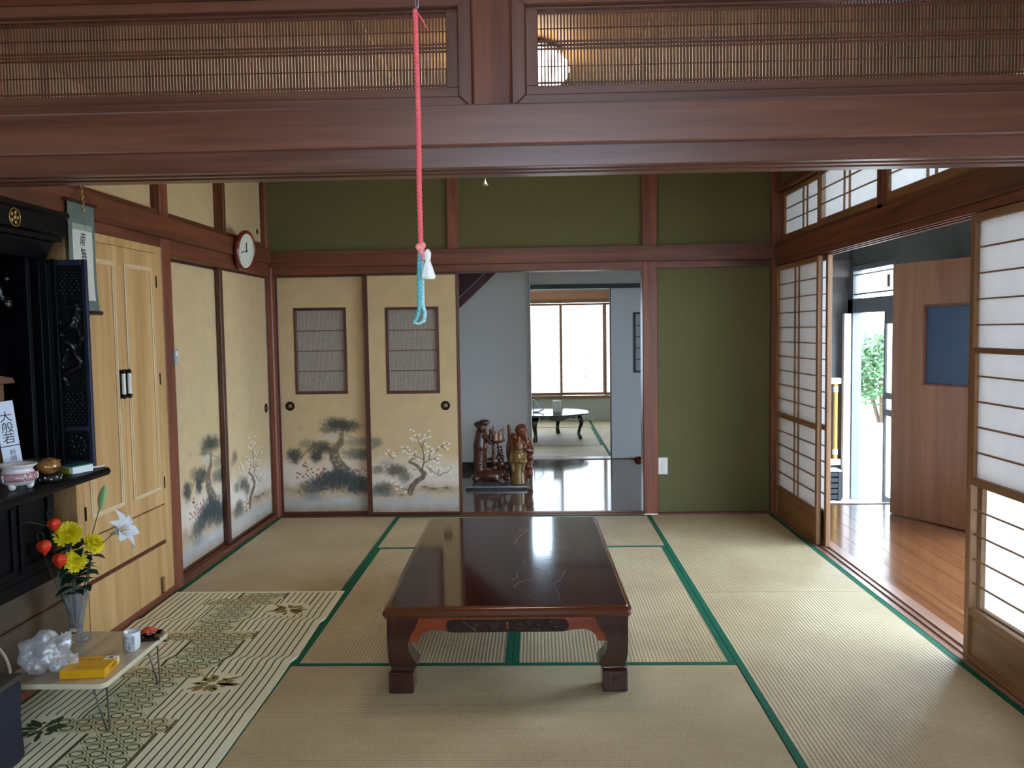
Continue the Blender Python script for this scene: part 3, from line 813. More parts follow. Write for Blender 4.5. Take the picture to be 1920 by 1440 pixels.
def paint_plum(cv, su=0.0):
    def P(cx, cy): return (((690 + cx / 7.2) - 696) * 0.00394 + su, 0.03 + (961 - (770 + cy / 7.2)) * 0.00388)
    K = 0.00394 / 7.2
    def bl(cx, cy, rx, ry, c=INK, a=0.8, ang=0, rag=0.5, soft=0.7):
        u, z = P(cx, cy); cv.blob(u, z, rx * K, ry * K, c, a, ang, rag, soft)
    ground_wash(cv)
    bl(100, 410, 130, 100, (100, 100, 88), 0.75); bl(30, 480, 120, 60, (110, 110, 100), 0.5)
    bl(240, 700, 130, 60, (150, 152, 158), 0.7); bl(360, 800, 230, 120, (82, 80, 70), 0.9); bl(480, 880, 140, 120, (90, 88, 78), 0.8)
    bl(120, 790, 140, 90, (96, 94, 84), 0.75)
    bl(190, 1050, 170, 130, (76, 80, 74), 0.85); bl(80, 1080, 130, 110, INK2, 0.6); bl(240, 1120, 160, 60, (108, 116, 120), 0.7)
    bl(720, 1160, 160, 60, (168, 172, 176), 0.6)
    # bamboo grass
    for (cx, cy, sc) in ((870, 1045, 1.0), (750, 1020, 0.7), (1040, 1040, 0.8), (430, 1130, 0.55)):
        for k in range(8):
            an = -0.2 - k * 0.42
            L = (110 + 30 * ((k * 7) % 3)) * sc
            cv.stroke([P(cx, cy), P(cx + L * math.cos(an), cy - L * 0.7 * math.sin(an))], 9 * K * sc, 2 * K, (86, 92, 84), 0.75)
    # trunk
    TR = (112, 98, 84); DK = (70, 58, 48)
    cv.stroke([P(550, 1110), P(570, 1030), P(640, 950), P(720, 900), P(745, 850), (P(700, 800))], 46 * K, 34 * K, TR, 0.95, 0.25, 0.2)
    cv.stroke([P(700, 800), P(650, 740), P(590, 705), P(545, 690), P(580, 650), P(630, 635)], 30 * K, 8 * K, TR, 0.95, 0.3, 0.2)
    for off in (-30, 28):
        cv.stroke([P(550 + off, 1100), P(575 + off, 1030), P(640 + off, 960), P(735 + off * .6, 895)], 6 * K, 5 * K, DK, 0.7)
    cv.stroke([P(715, 790), P(745, 690), P(745, 580), P(720, 490), P(670, 380), P(610, 290), P(545, 225)], 13 * K, 3 * K, DK, 0.9)
    br = [[(725, 490), (750, 410), (790, 340), (825, 270)], [(740, 655), (680, 630), (620, 600), (560, 560), (450, 480)],
          [(760, 700), (815, 660), (880, 645), (960, 600)], [(815, 660), (820, 590), (840, 540), (820, 480)], [(850, 545), (910, 545), (960, 495), (1030, 450), (1110, 425)],
          [(770, 745), (830, 790), (900, 850), (960, 885)], [(950, 880), (990, 845), (1060, 830), (1140, 740)], [(930, 860), (940, 800), (970, 770)],
          [(520, 1070), (440, 1050), (370, 1010), (310, 950)], [(330, 640), (280, 585), (250, 550)], [(620, 600), (625, 560), (640, 540)], [(880, 645), (940, 690)],
          [(985, 485), (1050, 520)], [(820, 790), (850, 860)], [(600, 790), (660, 790)]]
    for q in br:
        cv.stroke([P(*p) for p in q], 8 * K, 3 * K, DK, 0.9)
    fl = [(575, 250), (615, 270), (630, 325), (600, 385), (580, 360), (650, 390), (690, 315), (765, 325), (780, 360), (745, 380), (830, 350), (825, 265), (770, 440), (700, 405),
          (455, 480), (470, 545), (500, 535), (530, 480), (560, 525), (530, 570), (575, 580), (600, 570), (640, 550), (560, 620), (680, 650),
          (815, 480), (790, 480), (860, 510), (800, 545), (850, 570), (790, 590), (760, 560), (880, 545), (950, 490), (1025, 435), (1035, 490), (1065, 515), (1090, 440),
          (950, 595), (985, 610), (930, 640), (880, 680), (930, 705), (825, 745), (850, 860), (920, 780), (965, 770), (985, 790), (820, 855), (1070, 780), (1135, 750), (1100, 840),
          (240, 570), (275, 525), (340, 560), (330, 600), (355, 600), (320, 940), (300, 965), (370, 1055), (355, 990), (385, 990), (430, 1030), (490, 1095)]
    for (a, b) in fl:
        bl(a, b, 21, 19, (228, 224, 214), 0.95, 0, 0.15, 0.4); bl(a + 3, b + 2, 6, 6, (120, 100, 76), 0.7, 0, 0, 0.6)
def fusuma(label, loc, rotz, w, paint, su=0.0, window=None, handle=None, zt=1.772, zb=0.012, sw=(0.022, 0.022)):
    t = door_root(label, loc, rotz)
    T = 0.028
    build('stile', B(0, sw[0], 0, T, zb, zt), frame('z'), t, 0.002)
    build('stile', B(w - sw[1], w, 0, T, zb, zt), frame('z'), t, 0.002)
    build('rail', B(sw[0], w - sw[1], 0.0005, T, zb, zb + 0.020), frame('x'), t, 0.002)
    build('rail', B(sw[0], w - sw[1], 0.0005, T, zt - 0.014, zt), frame('x'), t, 0.002)
    x0, x1, z0, z1 = sw[0], w - sw[1], zb + 0.020, zt - 0.014
    pz = 0.90
    # printed lower half: a fine sheet that carries the painting in its colours
    nx, nz = int((x1 - x0) / 0.0034), int((pz - z0) / 0.0034)
    U, Z = np.meshgrid(np.linspace(0, x1 - x0, nx), np.linspace(z0, pz, nz))
    cv = Canvas(U, Z); paint(cv, su)
    me = bpy.data.meshes.new('painting')
    vs = np.stack([U + x0, np.full_like(U, 0.004), Z], -1).reshape(-1, 3)
    idx = np.arange(nx * nz).reshape(nz, nx)
    fs = np.stack([idx[:-1, :-1], idx[:-1, 1:], idx[1:, 1:], idx[1:, :-1]], -1).reshape(-1, 4)
    me.from_pydata(vs.tolist(), [], fs.tolist()); me.materials.append(FUS)
    o = bpy.data.objects.new('painting', me); COL.objects.link(o); o.parent = t; OFF[o.name] = Vector((0, 0, 0))
    set_print(o, np.concatenate([cv.C.reshape(-1, 3), np.ones((nx * nz, 1))], 1))
    pm = MB()
    if window:
        a, b, c, d = window
        pm.box(x0, a, 0.004, 0.02, pz, z1); pm.box(b, x1, 0.004, 0.02, pz, z1)
        pm.box(a, b, 0.004, 0.02, d, z1)
        if c > pz: pm.box(a, b, 0.004, 0.02, pz, c)
        fr = 0.020
        for q in ((a, b, c, c + fr, 'x'), (a, b, d - fr, d, 'x'), (a, a + fr, c + fr, d - fr, 'z'), (b - fr, b, c + fr, d - fr, 'z')):
            build('window_frame', B(q[0], q[1], -0.001, 0.026, q[2], q[3]), frame(q[4]), t, 0.002)
        scr = build('window_screen', B(a + fr, b - fr, 0.020, 0.0215, c + fr, d - fr), translucent('grey_reed_gauze', (150, 140, 132), 0.35, 0.12), t)
        rd = MB(); x = a + fr + 0.004
        while x < b - fr:
            rd.box(x - 0.0016, x + 0.0016, 0.0165, 0.0198, c + fr, d - fr); x += 0.0092
        q = build('reeds', rd, plain('reed', (196, 184, 172), 0.7, var=0.15, scale=40), scr); q['kind'] = 'stuff'
        for i in (1, 2, 3):
            zz = c + fr + (d - c - 2 * fr) * i / 4
            build('cross_bar', B(a + fr, b - fr, 0.014, 0.0165, zz - 0.004, zz + 0.004), plain('reed_bar', (112, 92, 74), 0.6), scr)
    else:
        pm.box(x0, x1, 0.004, 0.02, pz, z1)
    o = build('panel', pm, FUS, t)
    set_print(o, np.tile(np.append(PAPERC, 1.0), (len(o.data.vertices), 1)))
    if not window or window[2] < pz:
        pass
    o2 = build('backing', B(x0, x1, 0.0205 if not window else 0.022, 0.026, z0, pz), plain('fusuma_back', (180, 165, 140), 0.9), t)
    if handle is not None:
        hx, hz, r = handle
        M = Matrix.Translation((hx, 0.004, hz)) @ Matrix.Rotation(H, 4, 'X')
        h = build('finger_pull', MB().lathe((0, 0, 0), [(r * 0.98, -0.001), (r, 0.002), (r * 0.88, 0.0035), (r * 0.8, 0.0008), (r * 0.5, 0.0006)], 24).xform(M), IRON, t, 0, True, sharp=0.7)
        build('inlay', MB().lathe((0, 0, 0), [(r * 0.45, 0.0005), (r * 0.44, 0.0014), (r * 0.3, 0.0018)], 20).xform(M), BRASS, h, 0, True)
    return t
Y1 = YB + 0.030
fusuma('painted sliding door with pine tree and gauze window, beside the left corner post', (-1.792, Y1 + 0.030, 0), 0, 0.690, paint_pine, 0.0,
       (0.135, 0.523, 0.904, 1.536), (0.090, 0.818, 0.034))
fusuma('painted sliding door with white plum tree and gauze window, beside the open hall doorway', (-1.136, Y1 - 0.012, 0), 0, 0.697, paint_plum, 0.0,
       (0.160, 0.549, 0.902, 1.530), (0.586, 0.812, 0.034), sw=(0.036, 0.022))
fusuma('painted closet door with pine tree behind the overlapping middle stile', (-1.857, 1.958, 0.02), H, 0.80, paint_pine, 0.125, None, (0.05, 0.80, 0.03), 1.762 - 0.02, 0.012)
fusuma('painted closet door with white plum tree next to the left corner post', (-1.826, 2.700, 0.02), H, 0.895, paint_plum, 0.08, None, (0.805, 0.80, 0.034), 1.762 - 0.02, 0.012, sw=(0.048, 0.03))

# ---- small closet doors above the left beam ----
def upper_door(label, y0, y1, x, handle):
    t = door_root(label, (x, y0, 0), H); t['category'] = 'closet door'
    w = y1 - y0; z0, z1 = 1.995, 2.44
    o = build('panel', B(0.012, w - 0.012, 0.004, 0.02, z0 + 0.012, z1 - 0.012), FUS, t)
    set_print(o, np.tile(np.append(PAPERC, 1.0), (len(o.data.vertices), 1)))
    for q, ax in (((0, 0.014, z0, z1), 'z'), ((w - 0.014, w, z0, z1), 'z')):
        build('stile', B(q[0], q[1], 0, 0.024, q[2], q[3]), frame(ax), t, 0.001)
    for q in ((z0, z0 + 0.014), (z1 - 0.014, z1)):
        build('rail', B(0.014, w - 0.014, 0.0005, 0.024, q[0], q[1]), pale('x'), t, 0.001)
    if handle is not None:
        M = Matrix.Translation((handle, 0.004, 2.075)) @ Matrix.Rotation(H, 4, 'X')
        build('finger_pull', MB().lathe((0, 0, 0), [(0.018, -0.001), (0.018, 0.003), (0.013, 0.0015)], 18).xform(M), IRON, t, 0, True)
upper_door('small plain closet door high up in the left back corner', 2.80, 3.585, -1.845, 0.70)
upper_door('small plain closet door above the pine-painted closet door', 1.968, 2.83, -1.868, 0.09)
upper_door('small plain closet door above the pale wood cabinet', 0.98, 1.868, -1.845, None)
upper_door('small plain closet door above the black altar', 0.02, 0.98, -1.868, None)
trim(B(-1.90, -1.81, 2.762, 2.80, 1.995, 2.44), dark('z'), 0.003)

# ---- hall white sliding door, far window screens ----
t = door_root('plain white sliding door with small latticed light, at the back of the hall', (0.885, 6.285, 0), 0)
build('panel', B(0, 0.95, 0, 0.03, 0.004, 1.772), plain('white_door_skin', (236, 238, 240), 0.6, var=0.02), t, 0.002)
build('edge_strip', B(-0.006, 0.006, -0.002, 0.032, 0.004, 1.772), plain('dark_grey_track', (74, 74, 78), 0.5), t, 0.001)
for q in ((0.235, 0.70, 0.895, 0.915), (0.235, 0.70, 1.50, 1.52), (0.235, 0.262, 0.915, 1.50), (0.673, 0.70, 0.915, 1.50)):
    build('window_frame', B(q[0], q[1], -0.012, 0, q[2], q[3]), plain('dark_grey_track', (74, 74, 78), 0.5), t, 0.001)
build('pane', B(0.262, 0.673, -0.004, -0.002, 0.915, 1.50), translucent('white_acrylic', (225, 232, 236), 0.3), t)
for i in range(1, 5):
    z = 0.915 + 0.585 * i / 5
    build('lattice_bar', B(0.262, 0.673, -0.009, -0.004, z - 0.004, z + 0.004), plain('dark_grey_track', (74, 74, 78), 0.5), t)
for i in range(1, 8):
    x = 0.262 + 0.411 * i / 8
    build('lattice_bar', B(x - 0.003, x + 0.003, -0.008, -0.004, 0.915, 1.50), plain('dark_grey_track', (74, 74, 78), 0.5), t)
def window_shoji(label, x0, w, y):
    t = door_root(label, (x0, y, 0), 0); t['category'] = 'window screen'
    z0, z1, s = 0.377, 1.743, 0.034
    for x in (0, w - s): build('stile', B(x, x + s, 0, 0.026, z0, z1), shojiw('z'), t, 0.002)
    for q in ((z0, z0 + 0.04), (z1 - 0.03, z1)): build('rail', B(s, w - s, 0.001, 0.025, q[0], q[1]), shojiw('x'), t, 0.002)
    build('paper', B(s, w - s, 0.016, 0.017, z0 + 0.04, z1 - 0.03), PAPER, t)
    h = z1 - z0 - 0.07; b0 = None
    for i in range(1, 11):
        z = z0 + 0.04 + h * i / 11
        if b0 is None:
            b0 = build('lattice_bar', B(s, w - s, 0.007, 0.016, -0.003, 0.003), shojiw('x'), t); b0.location.z = z
        else: copy_at(b0, (0, 0, z), t)
    for x in (w / 2 - 0.04, w / 2 + 0.04):
        build('lattice_bar', B(x - 0.003, x + 0.003, 0.006, 0.016, z0 + 0.04, z1 - 0.03), shojiw('z'), t)
window_shoji('bright paper window screen left in the far room window', -0.42, 0.92, 9.985)
window_shoji('bright paper window screen in the middle of the far room window', 0.46, 0.68, 10.015)
window_shoji('bright paper window screen beside the white sliding door edge', 1.12, 0.74, 9.985)

# ---- hinged wooden corridor door with blue pane ----
ND[0] += 1
t = thing('door_%d' % ND[0], 'brown plywood hinged door with blue glass pane standing ajar in the corridor', 'door', (2.975, 2.86, 0), None, True, math.atan2(3.586 - 2.86, 2.649 - 2.975))
t['kind'] = 'structure'
Wd = math.hypot(3.586 - 2.86, 2.649 - 2.975)
PLY = wood('brown_plywood', (126, 84, 58), (158, 112, 82), 'z', 0.4, 8, coat=0.1)
dm = MB()
g0, g1, gz0, gz1 = 0.10, Wd - 0.262, 0.935, 1.482
dm.box(0, Wd, -0.017, 0.017, 0.008, gz0); dm.box(0, Wd, -0.017, 0.017, gz1, 1.772)
dm.box(0, g0, -0.017, 0.017, gz0, gz1); dm.box(g1, Wd, -0.017, 0.017, gz0, gz1)
build('leaf', dm, PLY, t)
for q in ((g0, g1, gz0, gz0 + 0.014), (g0, g1, gz1 - 0.014, gz1), (g0, g0 + 0.014, gz0, gz1), (g1 - 0.014, g1, gz0, gz1)):
    build('glazing_bead', B(q[0], q[1], -0.022, 0.022, q[2], q[3]), dark('z'), t, 0.002)
build('pane', B(g0 + 0.01, g1 - 0.01, -0.004, 0.004, gz0 + 0.01, gz1 - 0.01), plain('blue_frosted_glass', (56, 78, 104), 0.25, var=0.06, scale=300), t)
# ================================================================== THE LOW TABLE
def rrect(hx, hy, r, z, n=5):
    pts = []
    for (sx, sy, a0) in ((1, 1, 0), (-1, 1, H), (-1, -1, PI), (1, -1, 3 * H)):
        for k in range(n + 1):
            a = a0 + H * k / n
            pts.append((sx * (hx - r) + r * math.cos(a), sy * (hy - r) + r * math.sin(a), z))
    return pts
ROSE = wood('rosewood_lacquer', (52, 20, 11), (92, 40, 20), 'x', 0.22, 12, coat=0.6, bump=0.03)
ROSEZ = wood('rosewood_lacquer', (40, 16, 10), (74, 30, 16), 'z', 0.22, 12, coat=0.6, bump=0.03)
ROSETOP = wood('rosewood_top', (40, 15, 11), (70, 29, 18), 'y', 0.10, 8, coat=0.35, bump=0.01, spec=0.4)
ORANGE = wood('rosewood_apron', (104, 40, 12), (156, 64, 20), 'x', 0.25, 10, coat=0.6, bump=0.03)
tb = thing('low_table', 'dark polished rosewood low table with carved apron on the tatami', 'table', (-0.018, 1.348, 0), None, True, 0.0155)
top = MB().loft([rrect(0.440, 0.735, 0.012, 0.288), rrect(0.455, 0.748, 0.016, 0.292), rrect(0.462, 0.756, 0.02, 0.305), rrect(0.460, 0.754, 0.02, 0.318),
                 rrect(0.450, 0.745, 0.014, 0.326), rrect(0.447, 0.742, 0.012, 0.327), rrect(0.444, 0.739, 0.012, 0.332), rrect(0.438, 0.733, 0.010, 0.3325)])
em_ = build('edge_moulding', top, wood('rosewood_edge', (66, 30, 16), (104, 54, 30), 'x', 0.2, 12, coat=0.6, bump=0.02), tb, 0, True, sharp=0.5)
tt = build('tabletop', MB().loft([rrect(0.4385, 0.7335, 0.010, 0.330), rrect(0.4385, 0.7335, 0.010, 0.3324), rrect(0.4365, 0.7315, 0.010, 0.3330)]), ROSETOP, tb, 0, False)
# engraved line scratches that catch the glare
SCR = plain('worn_lacquer_scratch', (150, 120, 105), 0.2, var=0)
rs_ = random.Random(5)
lines = [[(0.085, 0.43), (0.06, 0.36), (0.03, 0.26), (0.02, 0.16), (0.045, 0.09), (0.07, 0.05)], [(0.02, 0.30), (0.045, 0.40), (0.085, 0.45), (0.10, 0.36)],
         [(0.19, 0.42), (0.22, 0.33), (0.26, 0.29), (0.31, 0.28)], [(0.17, 0.02), (0.21, 0.00), (0.24, 0.05), (0.27, 0.08)], [(0.07, -0.12), (0.06, -0.2), (0.12, -0.26), (0.16, -0.3), (0.17, -0.36)],
         [(0.16, -0.12), (0.22, -0.13), (0.26, -0.12)], [(0.14, -0.38), (0.05, -0.44), (0.02, -0.5), (0.07, -0.58), (0.10, -0.66), (0.16, -0.69)],
         [(0.24, -0.28), (0.22, -0.40), (0.18, -0.48), (0.20, -0.6), (0.19, -0.69)], [(0.03, -0.3), (0.04, -0.38), (0.01, -0.42)], [(0.18, 0.16), (0.23, 0.16), (0.27, 0.14)],
         [(0.08, 0.5), (0.05, 0.47), (0.03, 0.42)]]
for ln in lines:
    pts = []
    for i in range(len(ln) - 1):
        for k in range(6):
            f = k / 6
            pts.append((ln[i][0] * (1 - f) + ln[i + 1][0] * f + rs_.uniform(-.002, .002), ln[i][1] * (1 - f) + ln[i + 1][1] * f + rs_.uniform(-.002, .002), 0.3331))
    build('scratch', MB().tube(pts, 0.0007, 4), SCR, tt)
# legs
def leg(sx, sy):
    X, Yo = 0.447, 0.735
    prof = [(0.290, 0.000, 0.120), (0.255, 0.000, 0.108), (0.225, 0.000, 0.090), (0.194, 0.000, 0.077), (0.165, 0.001, 0.079), (0.143, 0.002, 0.086), (0.120, 0.005, 0.098),
            (0.104, 0.010, 0.100), (0.094, 0.013, 0.086), (0.088, 0.010, 0.080), (0.0845, 0.004, 0.090), (0.0835, 0.002, 0.093)]
    rings = []
    for z, o, w in prof:
        a, b = X - o, X - o - w; c, d = Yo - o, Yo - o - w
        rings.append([(sx * a, sy * c, z), (sx * b, sy * c, z), (sx * b, sy * d, z), (sx * a, sy * d, z)])
    l = build('leg', MB().loft(rings), ROSEZ, tb, 0.004, True, sharp=0.6)
    ft = build('foot', B(min(sx * (X - 0.002), sx * (X - 0.095)), max(sx * (X - 0.002), sx * (X - 0.095)), min(sy * (Yo - 0.002), sy * (Yo - 0.095)), max(sy * (Yo - 0.002), sy * (Yo - 0.095)), 0.0005, 0.0835), ROSEZ, l, 0.004)
    if sy < 0:   # carved square spiral on the front of the foot
        cx, cz, y = sx * (X - 0.0485), 0.042, -(Yo - 0.001)
        for k, h in enumerate((0.030, 0.019, 0.009)):
            for q in ((cx - h, cx + h, cz + h - 0.003, cz + h), (cx - h, cx + h, cz - h, cz - h + 0.003), (cx - h, cx - h + 0.003, cz - h, cz + h), (cx + h - 0.003, cx + h, cz - h, cz + h)):
                build('carving', B(q[0], q[1], y - 0.0015, y + 0.002, q[2], q[3]), ROSEZ, l)
for sx in (-1, 1):
    for sy in (-1, 1): leg(sx, sy)
# aprons
half = [(0.0, 0.226), (0.10, 0.226), (0.19, 0.226), (0.225, 0.228), (0.26, 0.234), (0.295, 0.236), (0.325, 0.228), (0.345, 0.21), (0.352, 0.19)]
def apron(L, y0, y1, rot):
    s = L / 0.36
    pr = [(-L - 0.03, 0.288), (L + 0.03, 0.288), (L + 0.03, 0.19)] + [(p[0] * s, p[1]) for p in reversed(half)] + [(-p[0] * s, p[1]) for p in half[1:]] + [(-L - 0.03, 0.19)]
    m = MB().prism(pr, y0, y1, 'xz')
    if rot: m.xform(Matrix.Rotation(H, 4, 'Z'))
    return build('apron', m, ORANGE, tb, 0.002)
ap = apron(0.345, -0.718, -0.700, False); apron(0.345, 0.700, 0.718, False)
apron(0.635, -0.430, -0.412, True); apron(0.635, 0.412, 0.430, True)
cz = 0.252
pl = []
for k in range(9): pl.append((0.205 + 0.024 * math.cos(-H + PI * k / 8), cz + 0.024 * math.sin(-H + PI * k / 8)))
for k in range(9): pl.append((-0.205 + 0.024 * math.cos(H + PI * k / 8), cz + 0.024 * math.sin(H + PI * k / 8)))
DARKC = plain('dark_carved_ground', (42, 16, 10), 0.35, var=0.15)
cp = build('carved_panel', MB().prism(pl, -0.7215, -0.7178, 'xz'), DARKC, ap, 0.0012)
def scroll_curve(cx, cz_, r0, r1, a0, turns, flip=1, n=26):
    return [(cx + flip * (r0 + (r1 - r0) * k / n) * math.cos(a0 + turns * 2 * PI * k / n), -0.7225, cz_ + (r0 + (r1 - r0) * k / n) * math.sin(a0 + turns * 2 * PI * k / n)) for k in range(n + 1)]
for fl_ in (-1, 1):
    for pts in (scroll_curve(fl_ * 0.045, cz, 0.015, 0.003, 0.4, -1.3, fl_), scroll_curve(fl_ * 0.185, cz + 0.004, 0.011, 0.002, 2.5, 1.3, fl_),
                [(fl_ * (0.185 - 0.011 * k), -0.7225, cz + 0.016 * math.sin(k * 0.75)) for k in range(12)],
                [(fl_ * (0.075 + 0.006 * k), -0.7225, cz - 0.018 + 0.0045 * k) for k in range(9)], scroll_curve(fl_ * 0.12, cz - 0.004, 0.010, 0.002, 0.0, 1.2, -fl_)):
        build('scroll_carving', MB().tube(pts, 0.0022, 6), ROSE, cp, 0, True)
build('boss', MB().ball((0, -0.721, cz), (0.007, 0.003, 0.016), 10, 6), ORANGE, cp, 0, True)

# ================================================================== BUILT-IN CABINET
XC = -1.80
cb = thing('wardrobe_cabinet', 'built-in pale wood cabinet with two tall moulded doors and drawers', 'cabinet', (-2.1, 1.4, 0))
shell = MB()
shell.box(-2.45, XC, 0.966, 1.02, 0.42, 1.80); shell.box(-2.45, XC, 1.772, 1.846, 0.04, 1.80); shell.box(-2.45, XC, 0.965, 1.02, 0.04, 0.42)
shell.box(-2.45, XC, 1.02, 1.772, 1.762, 1.80); shell.box(-2.45, -2.43, 1.02, 1.772, 0.04, 1.762)
build('carcass', shell, pale('z'), cb, 0.002)
build('base_rail', B(-2.45, XC - 0.004, 0.965, 1.846, -0.04, 0.04), dark('y'), cb, 0.002)
MOULD = wood('pale_moulding', (206, 178, 132), (226, 202, 160), 'z', 0.45, 12)
def cdoor(y0, y1, hinge_y, hy):
    d = build('door', B(XC - 0.018, XC + 0.002, y0, y1, 0.492, 1.760), pale('z'), cb, 0.002)
    a, b, c, e = y0 + 0.045, y1 - 0.045, 0.565, 1.688
    for q in ((a, b, c, c + 0.022), (a, b, e - 0.022, e), (a, a + 0.022, c + 0.022, e - 0.022), (b - 0.022, b, c + 0.022, e - 0.022)):
        m = MB(); m.box(XC + 0.002, XC + 0.008, q[0], q[1], q[2], q[3])
        build('moulding', m, MOULD, d, 0.003)
        if q[1] - q[0] > q[3] - q[2]: m2 = B(XC + 0.008, XC + 0.0125, q[0] + 0.004, q[1] - 0.004, q[2] + 0.006, q[2] + 0.013)
        else: m2 = B(XC + 0.008, XC + 0.0125, q[0] + 0.006, q[0] + 0.013, q[2], q[3])
        build('moulding', m2, MOULD, d, 0.002)
    for z in (0.60, 1.13, 1.62):
        build('hinge', B(XC - 0.002, XC + 0.006, hinge_y - 0.004, hinge_y + 0.004, z - 0.03, z + 0.03), IRON, d, 0.001)
    h = build('handle', MB().tube([(XC + 0.018, hy, 1.082), (XC + 0.018, hy, 1.178)], 0.0085, 10), WHITEP, d, 0, True, sharp=0.8)
    for z in (1.072, 1.184):
        build('handle_mount', MB().ball((XC + 0.018, hy, z), (0.011, 0.011, 0.013), 10, 6), IRON, h, 0, True)
        build('handle_post', B(XC + 0.002, XC + 0.018, hy - 0.005, hy + 0.005, z - 0.006, z + 0.006), IRON, h)
    build('handle_plate', B(XC + 0.002, XC + 0.0045, hy - 0.017, hy + 0.017, 1.062, 1.194), IRON, d, 0.001)
cdoor(1.021, 1.395, 1.0215, 1.366); cdoor(1.397, 1.771, 1.7705, 1.420)
build('drawer', B(XC - 0.018, XC + 0.001, 1.022, 1.770, 0.306, 0.486), pale('z'), cb, 0.002)
build('drawer_slot', B(XC - 0.03, XC - 0.006, 1.022, 1.770, 0.286, 0.306), dark('y'), cb)
lp = MB()
for q in ((1.022, 1.688, 0.04, 0.286), (1.735, 1.770, 0.04, 0.286), (1.688, 1.735, 0.125, 0.286)): lp.box(XC - 0.018, XC + 0.001, *q)
build('kick_panel', lp, pale('z'), cb)
build('vent_notch', B(XC - 0.03, XC - 0.012, 1.688, 1.735, 0.04, 0.125), frame('z'), cb)
# plinth of the altar recess
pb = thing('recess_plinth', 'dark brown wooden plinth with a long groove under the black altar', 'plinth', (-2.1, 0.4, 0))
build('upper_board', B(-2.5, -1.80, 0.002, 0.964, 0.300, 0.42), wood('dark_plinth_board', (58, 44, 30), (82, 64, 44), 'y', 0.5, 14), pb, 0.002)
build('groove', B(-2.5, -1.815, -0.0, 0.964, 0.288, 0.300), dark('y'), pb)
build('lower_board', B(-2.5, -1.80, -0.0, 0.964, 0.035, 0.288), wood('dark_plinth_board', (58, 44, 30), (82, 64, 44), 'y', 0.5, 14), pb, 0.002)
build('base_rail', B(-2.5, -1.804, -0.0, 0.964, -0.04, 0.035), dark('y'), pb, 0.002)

# ================================================================== THE BLACK ALTAR
al = thing('household_altar', 'tall black lacquered household altar with open carved folding doors', 'altar', (-2.05, 0.25, 0.42))
NAVY = wood('blue_black_lacquer', (28, 29, 46), (42, 44, 64), 'z', 0.42, 20, coat=0.1)
CARV = plain('carved_ebony', (13, 13, 16), 0.35, var=0.3, scale=120, coat=0.15)
YA = 0.72
bod = MB()
bod.box(-2.45, -1.75, 0.004, YA, 0.421, 0.47); bod.box(-2.45, -2.42, 0.004, YA, 0.47, 1.74)
bod.box(-2.45, -1.75, YA - 0.025, YA, 0.47, 1.74); bod.box(-2.45, -1.75, 0.004, 0.028, 0.47, 1.74)
bod.box(-2.45, -1.75, 0.004, YA, 1.70, 1.74)
build('carcass', bod, black('z'), al, 0.002)
fr_ = build('lower_front', B(-1.77, -1.752, 0.03, YA - 0.026, 0.47, 0.803), black('y'), al, 0.002)
for (a, b) in ((0.05, 0.25), (0.27, 0.47), (0.49, 0.69)):
    for q in ((a, b, 0.50, 0.525), (a, b, 0.745, 0.77), (a, a + 0.025, 0.525, 0.745), (b - 0.025, b, 0.525, 0.745)):
        build('panel_rail', B(-1.752, -1.741, *q), black('y'), fr_, 0.002)
sh = MB().prism([(-2.42, 0.804), (-1.585, 0.804), (-1.560, 0.810), (-1.552, 0.824), (-1.560, 0.838), (-1.575, 0.841), (-2.42, 0.841)], -0.02, 0.778, 'xz')
build('shelf_board', sh, black('y'), al, 0.002)
build('cornice', MB().prism([(-2.45, 1.705), (-1.672, 1.705), (-1.672, 1.722), (-1.652, 1.728), (-1.652, 1.79), (-1.640, 1.797), (-1.640, 1.812), (-2.45, 1.812)], 0.0, 0.728, 'xz'), black('y'), al, 0.002)
build('cornice_step', MB().prism([(-2.45, 1.64), (-1.735, 1.64), (-1.70, 1.70), (-1.70, 1.705), (-2.45, 1.705)], 0.01, 0.715, 'xz'), black('y'), al, 0.002)
for r0, r1 in ((0.030, 0.0028), (0.0, 0.009)):
    if r0:
        pts = [(-1.650, 0.406 + r0 * math.cos(2 * PI * k / 24), 1.757 + r0 * math.sin(2 * PI * k / 24)) for k in range(24)]
        em = build('emblem', MB().tube(pts, r1, 6, True), BRASS, al, 0, True)
    else:
        build('petal', MB().ball((-1.649, 0.406, 1.757), (0.004, r1, r1), 10, 6), BRASS, em, 0, True)
for k in range(5):
    a = 2 * PI * k / 5
    build('petal', MB().ball((-1.650, 0.406 + 0.017 * math.cos(a), 1.757 + 0.017 * math.sin(a)), (0.003, 0.008, 0.008), 8, 6), BRASS, em, 0, True)
# inner step and dark hanging carving
build('inner_step', B(-2.41, -1.93, 0.03, YA - 0.026, 0.8415, 0.90), black('y'), al, 0.002)
build('inner_column', B(-1.80, -1.762, YA - 0.085, YA - 0.060, 0.8415, 1.70), black('z'), al, 0.002)
hc = MB(); rr_ = random.Random(9)
for k in range(40):
    hc.ball((-1.79 + rr_.uniform(-.012, .012), rr_.uniform(0.05, 0.62), 1.52 + rr_.uniform(-0.06, 0.14)), (0.012, rr_.uniform(.015, .04), rr_.uniform(.012, .03)), 8, 6)
build('hanging_carving', remesh(hc, 0.007, 2), CARV, al, 0, True)
